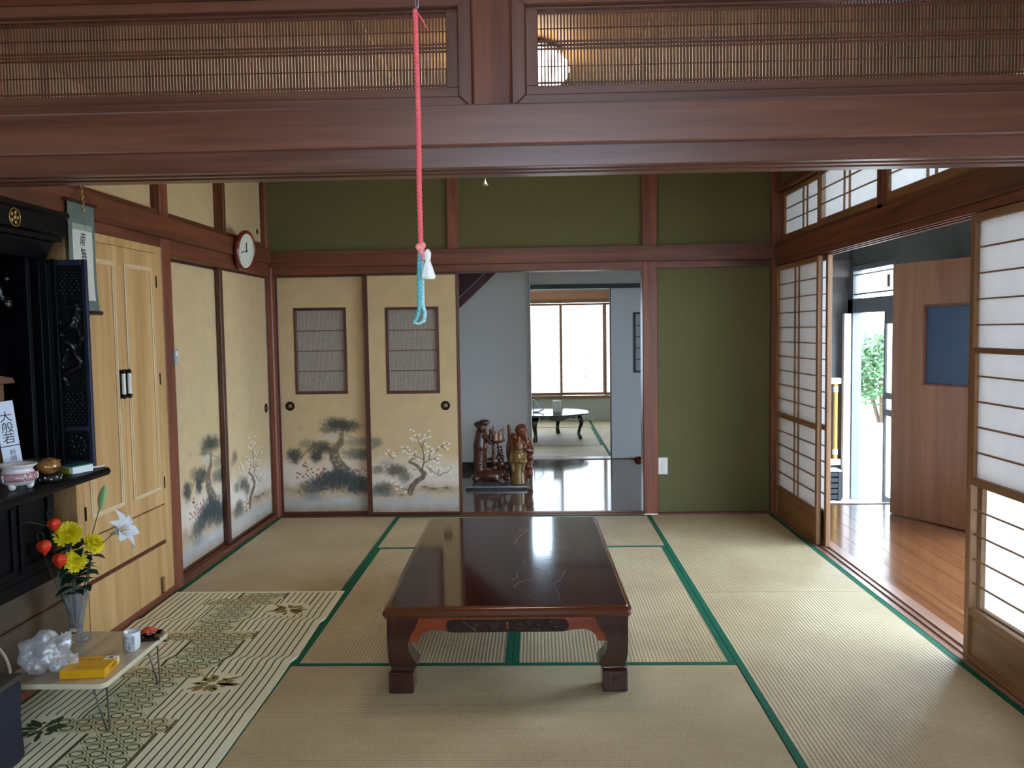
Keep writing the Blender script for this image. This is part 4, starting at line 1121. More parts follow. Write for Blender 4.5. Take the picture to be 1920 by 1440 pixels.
# folding doors
def leaf(x0, x1, y, carved):
    d = build('door', B(x0 + 0.012, x1 - 0.012, y + 0.004, y + 0.014, 0.86, 1.63), CARV, al)
    for q, ax in (((x0, x0 + 0.018, 0.846, 1.642), 'z'), ((x1 - 0.018, x1, 0.846, 1.642), 'z'), ((x0 + 0.018, x1 - 0.018, 0.846, 0.872), 'z'), ((x0 + 0.018, x1 - 0.018, 1.620, 1.642), 'z'), ((x0 + 0.018, x1 - 0.018, 0.985, 1.003), 'z')):
        build('door_frame', B(q[0], q[1], y, y + 0.018, q[2], q[3]), NAVY if carved else black('z'), d, 0.002)
    if not carved: return d
    cx = (x0 + x1) / 2
    # diamond lattice top and middle
    for (za, zb) in ((1.515, 1.605), (1.015, 1.135)):
        lt = MB()
        z = za
        row = 0
        while z < zb:
            x = x0 + 0.028 + (0.009 if row % 2 else 0)
            while x < x1 - 0.022:
                lt.ball((x, y + 0.004, z), (0.0055, 0.005, 0.0062), 6, 4); x += 0.018
            z += 0.0115; row += 1
        o = build('lattice_bosses', lt, CARV, d, 0, True); o['kind'] = 'stuff'
    # dragon-like relief
    rl = MB()
    path = [(cx + 0.032 * math.sin(k * 0.55) + 0.012 * math.sin(k * 1.3), y + 0.004, 1.485 - 0.0155 * k) for k in range(22)]
    rl.tube(path, [0.012 + 0.006 * abs(math.sin(k * 0.8)) for k in range(22)], 8)
    for k in range(14):
        rl.tube([(cx + 0.02, y + 0.003, 1.44 - 0.010 * k), (cx + 0.045 - 0.0005 * k, y + 0.002, 1.447 - 0.010 * k)], [0.004, 0.0025], 6)
    for k in range(16):
        a = rr_.uniform(0, 6.28)
        rl.ball((cx + rr_.uniform(-.042, .042), y + 0.004, rr_.uniform(1.14, 1.48)), (rr_.uniform(.006, .014), .007, rr_.uniform(.006, .014)), 8, 6)
    build('dragon_relief', remesh(rl, 0.003, 1), CARV, d, 0, True)
    fw = MB()
    for ring, n_ in ((0.012, 6), (0.027, 10), (0.038, 12)):
        for k in range(n_):
            a = 2 * PI * k / n_ + ring * 40
            fw.ball((cx + ring * math.cos(a) * 0.9, y + 0.004, 0.928 + ring * math.sin(a)), (0.008, 0.006, 0.009), 8, 5)
    build('flower_relief', remesh(fw, 0.003, 1), CARV, d, 0, True)
    return d
leaf(-1.738, -1.598, 0.742, True)
leaf(-1.752, -1.70, 0.715, False)

# ---- things on the altar shelf ----
Zs = 0.8415
PORC = plain('glazed_porcelain', (214, 206, 204), 0.15, var=0.06, scale=40, coat=0.5)
PINK = plain('pink_glaze', (170, 128, 132), 0.2, var=0.25, scale=60, coat=0.5)
bx_, by_ = -1.628, 0.315
b = thing('incense_burner', 'round porcelain incense burner in pink and white on three stub feet', 'incense burner', (bx_, by_, Zs))
body = MB().lathe((bx_, by_, Zs), [(0.020, 0.014), (0.040, 0.016), (0.054, 0.030), (0.057, 0.044), (0.050, 0.058), (0.046, 0.066), (0.047, 0.072), (0.058, 0.080), (0.060, 0.084), (0.056, 0.086), (0.046, 0.080), (0.044, 0.068), (0.046, 0.052), (0.02, 0.045)], 32)
bo = build('bowl', body, PORC, b, 0, True)
build('pink_band', MB().lathe((bx_, by_, Zs), [(0.0545, 0.030), (0.0583, 0.040), (0.0583, 0.046), (0.0518, 0.0575)], 32), PINK, bo, 0, True)
for k in range(5):
    a = -1.9 + k * 1.25
    build('white_cartouche', MB().ball((bx_ + 0.055 * math.cos(a), by_ + 0.055 * math.sin(a), Zs + 0.042), (0.006, 0.006, 0.013), 10, 6).xform(Matrix.Identity(4)), PORC, bo, 0, True)
    build('leaf_mark', MB().ball((bx_ + 0.0585 * math.cos(a), by_ + 0.0585 * math.sin(a), Zs + 0.040), (0.0035, 0.0035, 0.007), 8, 5), plain('green_glaze', (70, 100, 92), 0.2), bo, 0, True)
for k in range(3):
    a = -H + k * 2 * PI / 3
    build('foot', MB().lathe((bx_ + 0.034 * math.cos(a), by_ + 0.034 * math.sin(a), Zs), [(0.007, 0.0005), (0.011, 0.006), (0.014, 0.022)], 12), PORC, b, 0, True)
build('ash', MB().lathe((bx_, by_, Zs), [(0.045, 0.070), (0.02, 0.074), (0.002, 0.076)], 20), plain('incense_ash', (150, 146, 142), 0.95), b, 0, True)
mx_, my_ = -1.603, 0.452
m = thing('prayer_bell_cushion', 'black dotted cushion carrying the gilt wooden gong', 'cushion', (mx_, my_, Zs))
cu = build('cushion', MB().lathe((mx_, my_, Zs), [(0.030, 0.0005), (0.038, 0.006), (0.040, 0.016), (0.034, 0.026), (0.01, 0.027)], 24), plain('black_brocade', (16, 14, 15), 0.6, var=0.2), m, 0, True)
for k in range(8):
    a = -1.9 + k * 0.5
    build('white_dot', MB().ball((mx_ + 0.0385 * math.cos(a), my_ + 0.0385 * math.sin(a), Zs + 0.012 + 0.006 * (k % 2)), 0.0032, 8, 5), WHITEP, cu, 0, True)
GILT = plain('gilt_wood', (146, 100, 48), 0.3, 0.25, var=0.3, scale=50, coat=0.4)
g = thing('wooden_fish_gong', 'round gilt-brown wooden gong lying on the black cushion', 'gong', (mx_, my_, Zs + 0.027))
gb = MB().ball((mx_, my_, Zs + 0.055), (0.036, 0.044, 0.030), 20, 12)
build('body', gb, GILT, g, 0, True)
build('slit', MB().tube([(mx_ + 0.034, my_ - 0.03, Zs + 0.048), (mx_ + 0.0395, my_, Zs + 0.048), (mx_ + 0.034, my_ + 0.03, Zs + 0.048)], 0.003, 6), plain('dark_slit', (40, 24, 14), 0.6), g)
for k in range(6):
    build('carved_ridge', MB().tube([(mx_ + 0.012 + 0.003 * k, my_ - 0.02 + 0.008 * k, Zs + 0.0845 - 0.002 * k), (mx_ + 0.030, my_ - 0.02 + 0.008 * k, Zs + 0.070)], 0.0025, 6), GILT, g, 0, True)
bw = tag(build('offering_bowl', MB().lathe((-1.72, 0.55, Zs), [(0.018, 0.0005), (0.020, 0.012), (0.014, 0.016), (0.042, 0.036), (0.050, 0.058), (0.050, 0.062), (0.046, 0.062), (0.038, 0.040), (0.01, 0.026)], 28), plain('dark_grey_glaze', (58, 56, 52), 0.3, coat=0.4), None, 0, True),
         'dark grey footed bowl behind the gilt gong', 'bowl')
x_ = thing('small_box', 'white box with teal lid near the shelf end', 'box', (-1.615, 0.645, Zs))
R3 = Matrix.Translation((-1.615, 0.645, 0)) @ Matrix.Rotation(-0.35, 4, 'Z')
build('body', B(-0.035, 0.035, -0.045, 0.045, Zs + 0.0005, Zs + 0.026).xform(R3), plain('white_card', (214, 220, 216), 0.6, var=0.03), x_, 0.001)
build('lid', B(-0.036, 0.036, -0.046, 0.046, Zs + 0.026, Zs + 0.030).xform(R3), plain('teal_card', (28, 104, 92), 0.5, var=0.05), x_, 0.001)
build('yellow_end', B(-0.037, 0.020, -0.0475, -0.0452, Zs + 0.001, Zs + 0.024).xform(R3), plain('yellow_green_card', (150, 160, 48), 0.6), x_)
st_ = tag(build('incense_stick', MB().tube([(-1.60, 0.722, Zs + 0.0042), (-1.572, 0.765, Zs + 0.0042)], 0.0035, 8), WHITEP), 'short white stick lying at the shelf end', 'incense stick')
# wooden tablet and paper slip
tx, ty = -1.775, 0.40
t = thing('memorial_tablet', 'brown wooden memorial tablet with a little eaved top', 'tablet', (tx, ty, Zs))
DW = wood('tablet_wood', (80, 50, 32), (112, 74, 48), 'z', 0.5, 20)
build('slab', B(tx - 0.012, tx + 0.012, ty - 0.045, ty + 0.075, Zs + 0.03, Zs + 0.345), DW, t, 0.003)
build('eave', MB().prism([(ty - 0.085, Zs + 0.345), (ty + 0.115, Zs + 0.345), (ty + 0.10, Zs + 0.365), (ty + 0.015, Zs + 0.378), (ty - 0.07, Zs + 0.365)], tx - 0.03, tx + 0.03, 'yz'), DW, t, 0.003)
build('base', B(tx - 0.03, tx + 0.03, ty - 0.07, ty + 0.10, Zs + 0.0005, Zs + 0.03), DW, t, 0.003)
s_ = thing('paper_slip', 'white paper slip with black brush writing leaning on the altar', 'paper slip', (-1.722, 0.452, Zs + 0.002), None, True)
s_.rotation_euler = (0.0, -0.10, 0.75)
build('paper', B(-0.029, 0.029, -0.0006, 0.0006, 0.0, 0.285), plain('white_paper', (222, 226, 238), 0.8, var=0.02), s_)
INKM = plain('black_ink', (14, 13, 14), 0.7, var=0)
MT = Matrix.Translation((0.0, -0.0009, 0.190)) @ Matrix.Rotation(H, 4, 'X')
build('writing', text_mb('大\n般\n若', 0.040, 0.95).xform(MT), INKM, s_)
build('writing', text_mb('祈\n祷', 0.022, 1.0).xform(Matrix.Translation((0.004, -0.0009, 0.092)) @ Matrix.Rotation(H, 4, 'X')), INKM, s_)
build('seal', B(-0.008, 0.010, -0.0010, -0.0007, 0.022, 0.042), plain('vermilion_ink', (150, 50, 56), 0.7, var=0.2, scale=300), s_)
build('paper_band', B(-0.0295, 0.0295, -0.0011, 0.0011, 0.126, 0.129), INKM, s_)
# ================================================================== RUSH RUG
def rug_z(y):
    return 0.0042 + 0.006 * math.exp(-((y - 1.40) / 0.03) ** 2) + 0.007 * math.exp(-((y - 0.93) / 0.035) ** 2) + 0.004 * math.exp(-((y - 0.45) / 0.04) ** 2)
def rug_dx(y):
    return 0.010 * math.tanh((y - 1.40) / 0.03) * math.exp(-abs(y - 1.40) / 0.12) + 0.010 * math.tanh((y - 0.93) / 0.03) * math.exp(-abs(y - 0.93) / 0.12)
RX0, RX1, RY0, RY1 = -1.788, -0.902, -0.30, 1.845
ys = [RY0 + (RY1 - RY0) * i / 150 for i in range(151)]
rg = thing('rush_rug', 'cream woven rush rug with dark green lines and hexagon bands', 'rug', ((RX0 + RX1) / 2, (RY0 + RY1) / 2, 0))
m = MB(); rows = []
for y in ys:
    z, d = rug_z(y), rug_dx(y)
    rows.append([(RX0 + d, y, 0.0008), (RX1 + d, y, 0.0008), (RX1 + d, y, z), (RX0 + d, y, z)])
m.loft(rows)
RUGC = plain('cream_rush', (240, 234, 202), 0.65, var=0.08, scale=220, bump=0.15)
rb_ = build('weave', m, RUGC, rg)
OLIVE = plain('olive_green_thread', (74, 76, 40), 0.8, var=0.15, scale=90)
TAN = plain('tan_thread', (150, 130, 78), 0.8, var=0.15, scale=90)
GRNB = plain('soft_green_thread', (150, 150, 112), 0.8, var=0.12, scale=90)
def ribbon(mb, pts, w, dz=0.0006):
    vs = []
    n = len(pts)
    for i, (x, y) in enumerate(pts):
        x1, y1 = pts[min(i + 1, n - 1)]; x0, y0 = pts[max(i - 1, 0)]
        tx, ty = x1 - x0, y1 - y0; L = math.hypot(tx, ty) or 1
        nx, ny = -ty / L * w, tx / L * w
        d = rug_dx(y)
        vs += [(x + nx + d, y + ny, rug_z(y + ny) + dz), (x - nx + d, y - ny, rug_z(y - ny) + dz)]
    mb.add(vs, [(2 * i, 2 * i + 1, 2 * i + 3, 2 * i + 2) for i in range(n - 1)])
# the hexagon band steps sideways from block to block
def band(y):
    v = (y + 4.0) % 0.86
    if v < 0.10: return (-1.60, -1.16)
    if v < 0.46: return (-1.50, -1.27)
    if v < 0.56: return (-1.56, -1.20)
    return (-1.42, -1.19)
def flower_clear(x, y):
    for (fx, fy) in FLW:
        if ((x - fx) / 0.11) ** 2 + ((y - fy) / 0.095) ** 2 < 1: return True
    return False
FLW = [(-1.115, 1.56), (-1.150, 0.70), (-1.60, 0.33), (-1.62, 1.16), (-1.13, -0.16)]
sm = MB(); k = 0
x = RX0 + 0.026
while x < RX1 - 0.02:
    seg = []
    for y in [RY0 + 0.004 + (RY1 - RY0 - 0.03) * i / 260 for i in range(261)]:
        a, b2 = band(y)
        if a - 0.004 < x < b2 + 0.004 or flower_clear(x, y):
            if len(seg) > 2: ribbon(sm, seg, 0.0029)
            seg = []
        else: seg.append((x, y))
    if len(seg) > 2: ribbon(sm, seg, 0.0042 if k % 7 == 3 else 0.0029)
    x += 0.0305; k += 1
o = build('stripes', sm, OLIVE, rg); o['kind'] = 'stuff'
ed = MB(); prev = None; segl = [[], []]
for y in [RY0 + 0.004 + (RY1 - RY0 - 0.03) * i / 400 for i in range(401)]:
    bnd = band(y)
    if prev is not None and bnd != prev:
        for s in segl: ribbon(ed, s, 0.0036)
        segl = [[], []]
    segl[0].append((bnd[0], y)); segl[1].append((bnd[1], y)); prev = bnd
for s in segl: ribbon(ed, s, 0.0036)
o = build('band_edges', ed, OLIVE, rg); o['kind'] = 'stuff'
hx = MB(); hb = MB()
# tinted ground of the bands, green and tan by turns
blk = []; prev = None
for y in [RY0 + 0.004 + (RY1 - RY0 - 0.03) * i / 400 for i in range(401)]:
    if band(y) != prev: blk.append([band(y), []]); prev = band(y)
    blk[-1][1].append(y)
for i, (bnd, yy) in enumerate(blk):
    g_ = MB(); vs = []
    for y in yy + [min(yy[-1] + 0.0053, RY1 - 0.026)]:
        d = rug_dx(y); vs += [(bnd[0] + d, y, rug_z(y) + 0.0003), (bnd[1] + d, y, rug_z(y) + 0.0003)]
    g_.add(vs, [(2 * q, 2 * q + 1, 2 * q + 3, 2 * q + 2) for q in range(len(yy))])
    build('band_ground', g_, plain('pale_tan_thread', (224, 210, 168), 0.75, var=0.1, scale=200) if i % 2 else plain('pale_green_thread', (218, 218, 180), 0.75, var=0.1, scale=200), rg)
dy = 0.044; dx = 0.066; j = 0
y = RY0 + 0.02
while y < RY1 - 0.03:
    a, b2 = band(y)
    x = math.floor((a - 0) / dx) * dx + (dx / 2 if j % 2 else 0)
    while x < b2 - 0.024:
        if x > a + 0.026:
            for r, w_h, tgt in ((0.0180, 0.0034, hx),):
                pts = [(x + 1.25 * r * math.cos(PI * q / 3), y + 0.95 * r * math.sin(PI * q / 3)) for q in range(7)]
                ribbon(tgt, pts, w_h)
            pts = [(x + 1.25 * 0.0290 * math.cos(PI * q / 3), y + 0.95 * 0.0285 * math.sin(PI * q / 3)) for q in range(7)]
            ribbon(hb, pts, 0.0024, 0.0005)
        x += dx
    y += dy; j += 1
o = build('hexagons', hx, OLIVE, rg); o['kind'] = 'stuff'
o = build('hexagon_outlines', hb, GRNB, rg); o['kind'] = 'stuff'
rf = random.Random(21)
for i, (fx, fy) in enumerate(FLW):
    f = MB()
    for kx in range(17):
        a = 2 * PI * kx / 17 + rf.uniform(-.2, .2)
        r0, r1 = 0.016 + 0.030 * (kx % 2), 0.062 + 0.058 * rf.random()
        n_ = 7; pts = []
        w = 0.008 + 0.007 * rf.random()
        vs = []
        for q in range(n_):
            t_ = q / (n_ - 1); rr = r0 + (r1 - r0) * t_; ww = w * math.sin(PI * (0.08 + 0.9 * t_))
            bx0, by0 = fx + rr * math.cos(a), fy + rr * math.sin(a) * 0.85
            for sg in (-1, 1):
                px, py = bx0 - sg * ww * math.sin(a), by0 + sg * ww * math.cos(a)
                vs.append((px + rug_dx(py), py, rug_z(py) + 0.0008))
        f.add(vs, [(2 * q, 2 * q + 1, 2 * q + 3, 2 * q + 2) for q in range(n_ - 1)])
    build('flower_motif', f, TAN if i in (0, 1, 4) else plain('dark_green_thread', (62, 76, 50), 0.8, var=0.15), rg)

# ================================================================== SMALL FOLDING TABLE
ZT = 0.185
ft = thing('folding_table', 'small cream-edged folding table on bent wire legs upon the rug', 'table', (-1.535, 0.52, 0))
def rr2(cx, cy, hx_, hy_, r, z): return [(p[0] + cx, p[1] + cy, z) for p in rrect(hx_, hy_, r, 0, 5)]
cxT, cyT = -1.533, 0.525
CREAM = plain('cream_edge_band', (214, 206, 176), 0.4, var=0.03)
tp = build('tabletop', MB().loft([rr2(cxT, cyT, 0.186, 0.248, 0.028, ZT - 0.018), rr2(cxT, cyT, 0.188, 0.250, 0.030, ZT - 0.012), rr2(cxT, cyT, 0.188, 0.250, 0.030, ZT - 0.003), rr2(cxT, cyT, 0.186, 0.248, 0.028, ZT - 0.0006)]), CREAM, ft, 0, True, sharp=0.6)
build('laminate', MB().loft([rr2(cxT, cyT, 0.185, 0.247, 0.027, ZT - 0.001), rr2(cxT, cyT, 0.185, 0.247, 0.027, ZT)]), wood('woodgrain_laminate', (150, 132, 108), (196, 180, 152), 'y', 0.18, 7, coat=0.4, bump=0.02), tp)
for (lx, ly, sx) in ((-1.362, 0.318, 1), (-1.362, 0.70, 1), (-1.695, 0.33, -1), (-1.695, 0.70, -1)):
    pts = [(lx + 0.02 * -sx, ly - 0.045, ZT - 0.017), (lx, ly - 0.012, 0.012), (lx, ly - 0.006, 0.0095), (lx, ly + 0.004, 0.0095), (lx, ly + 0.010, 0.012), (lx + 0.012 * -sx, ly + 0.022, ZT - 0.017)]
    build('leg', MB().tube(pts, 0.0032, 8), plain('dull_wire', (96, 94, 90), 0.4, 0.6, var=0.05), ft, 0, True)

# ---- on the folding table ----
cpx, cpy = -1.398, 0.575
c = thing('tea_cup', 'white straight-sided tea cup with columns of black characters', 'cup', (cpx, cpy, ZT))
cb_ = build('cup_body', MB().lathe((cpx, cpy, ZT), [(0.020, 0.0006), (0.023, 0.004), (0.029, 0.012), (0.0305, 0.035), (0.0295, 0.070), (0.0285, 0.0725), (0.0265, 0.071), (0.0265, 0.03), (0.02, 0.008)], 36), plain('white_glaze', (226, 230, 234), 0.12, var=0.02, coat=0.5), c, 0, True)
build('tea', MB().lathe((cpx, cpy, ZT), [(0.0262, 0.055), (0.001, 0.0552)], 20), plain('grey_tea', (120, 124, 122), 0.1), c, 0, True)
chars = '寿福禄魚水月山川'
for col in range(4):
    a = -2.25 + col * 0.42
    for row in range(5):
        g_ = text_mb(chars[(col * 3 + row) % 8], 0.0125)
        z = 0.055 - row * 0.0105
        R = 0.0307
        g_.v = [(cpx + R * math.cos(a + v[0] / R), cpy + R * math.sin(a + v[0] / R), ZT + z + v[1]) for v in g_.v]
        build('writing', g_, INKM, cb_)
# incense box
bxr = Matrix.Translation((-1.452, 0.382, ZT)) @ Matrix.Rotation(0.10, 4, 'Z')
ib = thing('incense_box', 'flat yellow incense box with small black printing', 'box', (-1.452, 0.382, ZT))
YEL = plain('yellow_card', (224, 164, 20), 0.45, var=0.03)
ibx = build('carton', B(-0.075, 0.075, -0.062, 0.062, 0.0006, 0.030).xform(bxr), YEL, ib, 0.0012)
build('writing', text_mb('ゆり 花香 お香', 0.013).xform(bxr @ Matrix.Translation((-0.008, 0.030, 0.0305))), INKM, ibx)
build('writing', text_mb('お線香', 0.019).xform(bxr @ Matrix.Translation((0.0755, 0.006, 0.015)) @ Matrix.Rotation(H, 4, 'Z') @ Matrix.Rotation(H, 4, 'X')), INKM, ibx)
build('writing', text_mb('微煙 花の香り', 0.0095).xform(bxr @ Matrix.Translation((-0.005, -0.040, 0.0305))), INKM, ibx)
build('white_patch', MB().prism([(0.030, 0.020), (0.074, 0.036), (0.074, 0.061), (0.036, 0.061)], 0.0301, 0.0305, 'xy').xform(bxr), WHITEP, ibx)
build('logo', MB().ball((0.053, 0.046, 0.0305), (0.010, 0.006, 0.0004), 12, 4).xform(bxr), INKM, ibx)
build('white_patch', B(0.0748, 0.0754, 0.046, 0.0615, 0.010, 0.0295).xform(bxr), WHITEP, ibx)
# tray with red ornament
trx, try_ = -1.388, 0.705
TRM = Matrix.Translation((trx, try_, ZT)) @ Matrix.Rotation(0.25, 4, 'Z')
tr = thing('square_tray', 'small black square tray behind the tea cup', 'tray', (trx, try_, ZT))
tm = MB(); tm.box(-0.036, 0.036, -0.044, 0.044, 0.0006, 0.005)
for q in ((-0.038, 0.038, -0.046, -0.042), (-0.038, 0.038, 0.042, 0.046), (-0.038, -0.034, -0.042, 0.042), (0.034, 0.038, -0.042, 0.042)): tm.box(q[0], q[1], q[2], q[3], 0.0006, 0.014)
build('tray_body', tm.xform(TRM), plain('black_tray_lacquer', (18, 17, 18), 0.25, var=0.05, coat=0.5), tr, 0.001)
rd_ = thing('candle_dish', 'round black dish holding an orange-red waxy flower on the black tray', 'candle dish', (trx - 0.004, try_ - 0.006, ZT + 0.005))
build('dish', MB().lathe((trx - 0.004, try_ - 0.006, ZT + 0.005), [(0.016, 0.0004), (0.026, 0.010), (0.030, 0.022), (0.026, 0.022), (0.018, 0.012)], 24), plain('black_tray_lacquer', (18, 17, 18), 0.25, var=0.05, coat=0.5), rd_, 0, True)
REDW = plain('orange_red_wax', (200, 76, 52), 0.35, var=0.12, coat=0.2)
for k in range(9):
    a = 2 * PI * k / 9
    build('petal', MB().ball((trx - 0.004 + 0.018 * math.cos(a), try_ - 0.006 + 0.018 * math.sin(a), ZT + 0.031), (0.015, 0.008, 0.005), 10, 6, Euler((0, 0.35, a))), REDW, rd_, 0, True)
build('flower_heart', MB().ball((trx - 0.004, try_ - 0.006, ZT + 0.034), (0.015, 0.015, 0.010), 12, 8), REDW, rd_, 0, True)
# crumpled clear plastic bag
pbm = MB(); rp = random.Random(4)
spots = [(-1.62, 0.335, 0.040, 0.045), (-1.585, 0.345, 0.075, 0.045), (-1.635, 0.36, 0.085, 0.040), (-1.575, 0.40, 0.050, 0.045), (-1.60, 0.385, 0.115, 0.034), (-1.55, 0.385, 0.095, 0.032), (-1.545, 0.345, 0.045, 0.034), (-1.65, 0.33, 0.06, 0.03)]
for (x, y, z, r) in spots:
    pbm.ball((x, y, ZT + z), (r, r * 0.9, r * 0.95), 14, 10)
pbm = remesh(pbm, 0.006, 2)
vv = np.array(pbm.v)
nn = (value_noise(vv[:, 0] + vv[:, 2] * 0.7, vv[:, 1] * 1.1 + vv[:, 2] * 0.4, 26, 8) - 0.5) * 0.030 + (value_noise(vv[:, 0] - vv[:, 2], vv[:, 1] + vv[:, 2] * .5, 70, 9) - 0.5) * 0.008
cen = np.array([-1.60, 0.36, ZT + 0.06]); dr = vv - cen; dr /= np.linalg.norm(dr, axis=1, keepdims=True)
vv += dr * nn[:, None]; vv[:, 2] = np.maximum(vv[:, 2], ZT + 0.0008)
pbm.v = [tuple(q) for q in vv]
def film():
    m_, nt, b_ = base_mat('clear_plastic_film'); N, L = nt.nodes, nt.links; N.remove(b_)
    t_ = N.new('ShaderNodeBsdfTransparent'); d_ = N.new('ShaderNodeBsdfDiffuse'); g_ = N.new('ShaderNodeBsdfGlossy'); tl = N.new('ShaderNodeBsdfTranslucent')
    d_.inputs['Color'].default_value = (0.82, 0.84, 0.88, 1); g_.inputs['Roughness'].default_value = 0.12; tl.inputs['Color'].default_value = (0.82, 0.84, 0.88, 1)
    a1 = N.new('ShaderNodeMixShader'); a2 = N.new('ShaderNodeMixShader'); a3 = N.new('ShaderNodeMixShader')
    nz = N.new('ShaderNodeTexNoise'); nz.inputs['Scale'].default_value = 35; nz.inputs['Detail'].default_value = 6
    tc = N.new('ShaderNodeTexCoord'); L.new(tc.outputs['Object'], nz.inputs['Vector'])
    mr = N.new('ShaderNodeMapRange'); mr.inputs[1].default_value = 0.35; mr.inputs[2].default_value = 0.7; mr.inputs[3].default_value = 0.38; mr.inputs[4].default_value = 0.85
    L.new(nz.outputs['Fac'], mr.inputs[0])
    a1.inputs[0].default_value = 0.4; L.new(d_.outputs[0], a1.inputs[1]); L.new(tl.outputs[0], a1.inputs[2])
    a2.inputs[0].default_value = 0.34; L.new(a1.outputs[0], a2.inputs[1]); L.new(g_.outputs[0], a2.inputs[2])
    L.new(mr.outputs[0], a3.inputs[0]); L.new(t_.outputs[0], a3.inputs[1]); L.new(a2.outputs[0], a3.inputs[2])
    bp = N.new('ShaderNodeBump'); bp.inputs['Strength'].default_value = 0.8; bp.inputs['Distance'].default_value = 0.01
    L.new(nz.outputs['Fac'], bp.inputs['Height']); L.new(bp.outputs[0], g_.inputs['Normal']); L.new(bp.outputs[0], d_.inputs['Normal'])
    L.new(a3.outputs[0], N['Material Output'].inputs['Surface'])
    return m_
FILM = film()
pg = thing('plastic_bag', 'crumpled clear plastic bag on the folding table', 'bag', (-1.60, 0.36, ZT))
build('film', pbm, FILM, pg, 0, True)
for (x, y, z, a, w) in ((-1.515, 0.375, 0.040, 0.4, 0.05), (-1.655, 0.395, 0.05, 2.4, 0.04), (-1.56, 0.43, 0.10, 1.2, 0.045)):
    vs = []; n_ = 7
    for i in range(n_):
        for j in range(n_):
            u, v = (i / (n_ - 1) - .5) * w, (j / (n_ - 1) - .5) * w
            vs.append((x + u * math.cos(a), y + u * math.sin(a), ZT + z + v + 0.006 * math.sin(9 * i + 5 * j)))
    build('loose_flap', MB().add(vs, [(i * n_ + j, (i + 1) * n_ + j, (i + 1) * n_ + j + 1, i * n_ + j + 1) for i in range(n_ - 1) for j in range(n_ - 1)]), FILM, pg, 0, True)

# ---- vase and flowers ----
vx, vy = -1.668, 0.690
GLASS = plain('cut_glass', (235, 240, 244), 0.10, var=0, trans=0.84, ior=1.45)
vs_ = thing('glass_vase', 'slender cut-glass trumpet vase holding the altar flowers', 'vase', (vx, vy, ZT))
prof = [(0.044, 0.0006), (0.045, 0.004), (0.038, 0.012), (0.020, 0.022), (0.017, 0.030), (0.021, 0.045), (0.025, 0.075), (0.031, 0.110), (0.040, 0.150), (0.050, 0.186), (0.053, 0.192), (0.050, 0.190),
        (0.038, 0.152), (0.028, 0.112), (0.021, 0.075), (0.017, 0.050), (0.004, 0.046)]
build('glass', MB().lathe((vx, vy, ZT), prof, 48, lobes=12, amp=0.035), GLASS, vs_, 0, True)
STEM = plain('green_stem', (44, 66, 40), 0.6, var=0.2)
LEAF = plain('dark_green_leaf', (22, 52, 36), 0.5, var=0.3, scale=30)
def stemline(p0, p1, bend=(0, 0, 0), n=10):
    p0, p1, bnd = Vector(p0), Vector(p1), Vector(bend)
    return [p0.lerp(p1, i / n) + bnd * math.sin(PI * i / n) for i in range(n + 1)]
foot = (vx, vy, ZT + 0.052)
YP = plain('yellow_petal', (226, 206, 20), 0.55, var=0.08)
def leaf_blade(c, d, L, w, droop=0.3):
    """a pointed blade from c along d"""
    d = Vector(d).normalized(); s = d.cross(Vector((0, 0, 1)));
    if s.length < 1e-3: s = Vector((1, 0, 0))
    s.normalize(); vs = []; n_ = 6
    for i in range(n_ + 1):
        t_ = i / n_; p = Vector(c) + d * L * t_ - Vector((0, 0, 1)) * droop * L * t_ * t_
        ww = w * math.sin(PI * (0.06 + 0.94 * t_)) * (1 - 0.3 * t_)
        vs += [p - s * ww + Vector((0, 0, .15 * ww)), p, p + s * ww + Vector((0, 0, .15 * ww))]
    fs = []
    for i in range(n_):
        a = 3 * i; fs += [(a, a + 1, a + 4, a + 3), (a + 1, a + 2, a + 5, a + 4)]
    return MB().add(vs, fs)
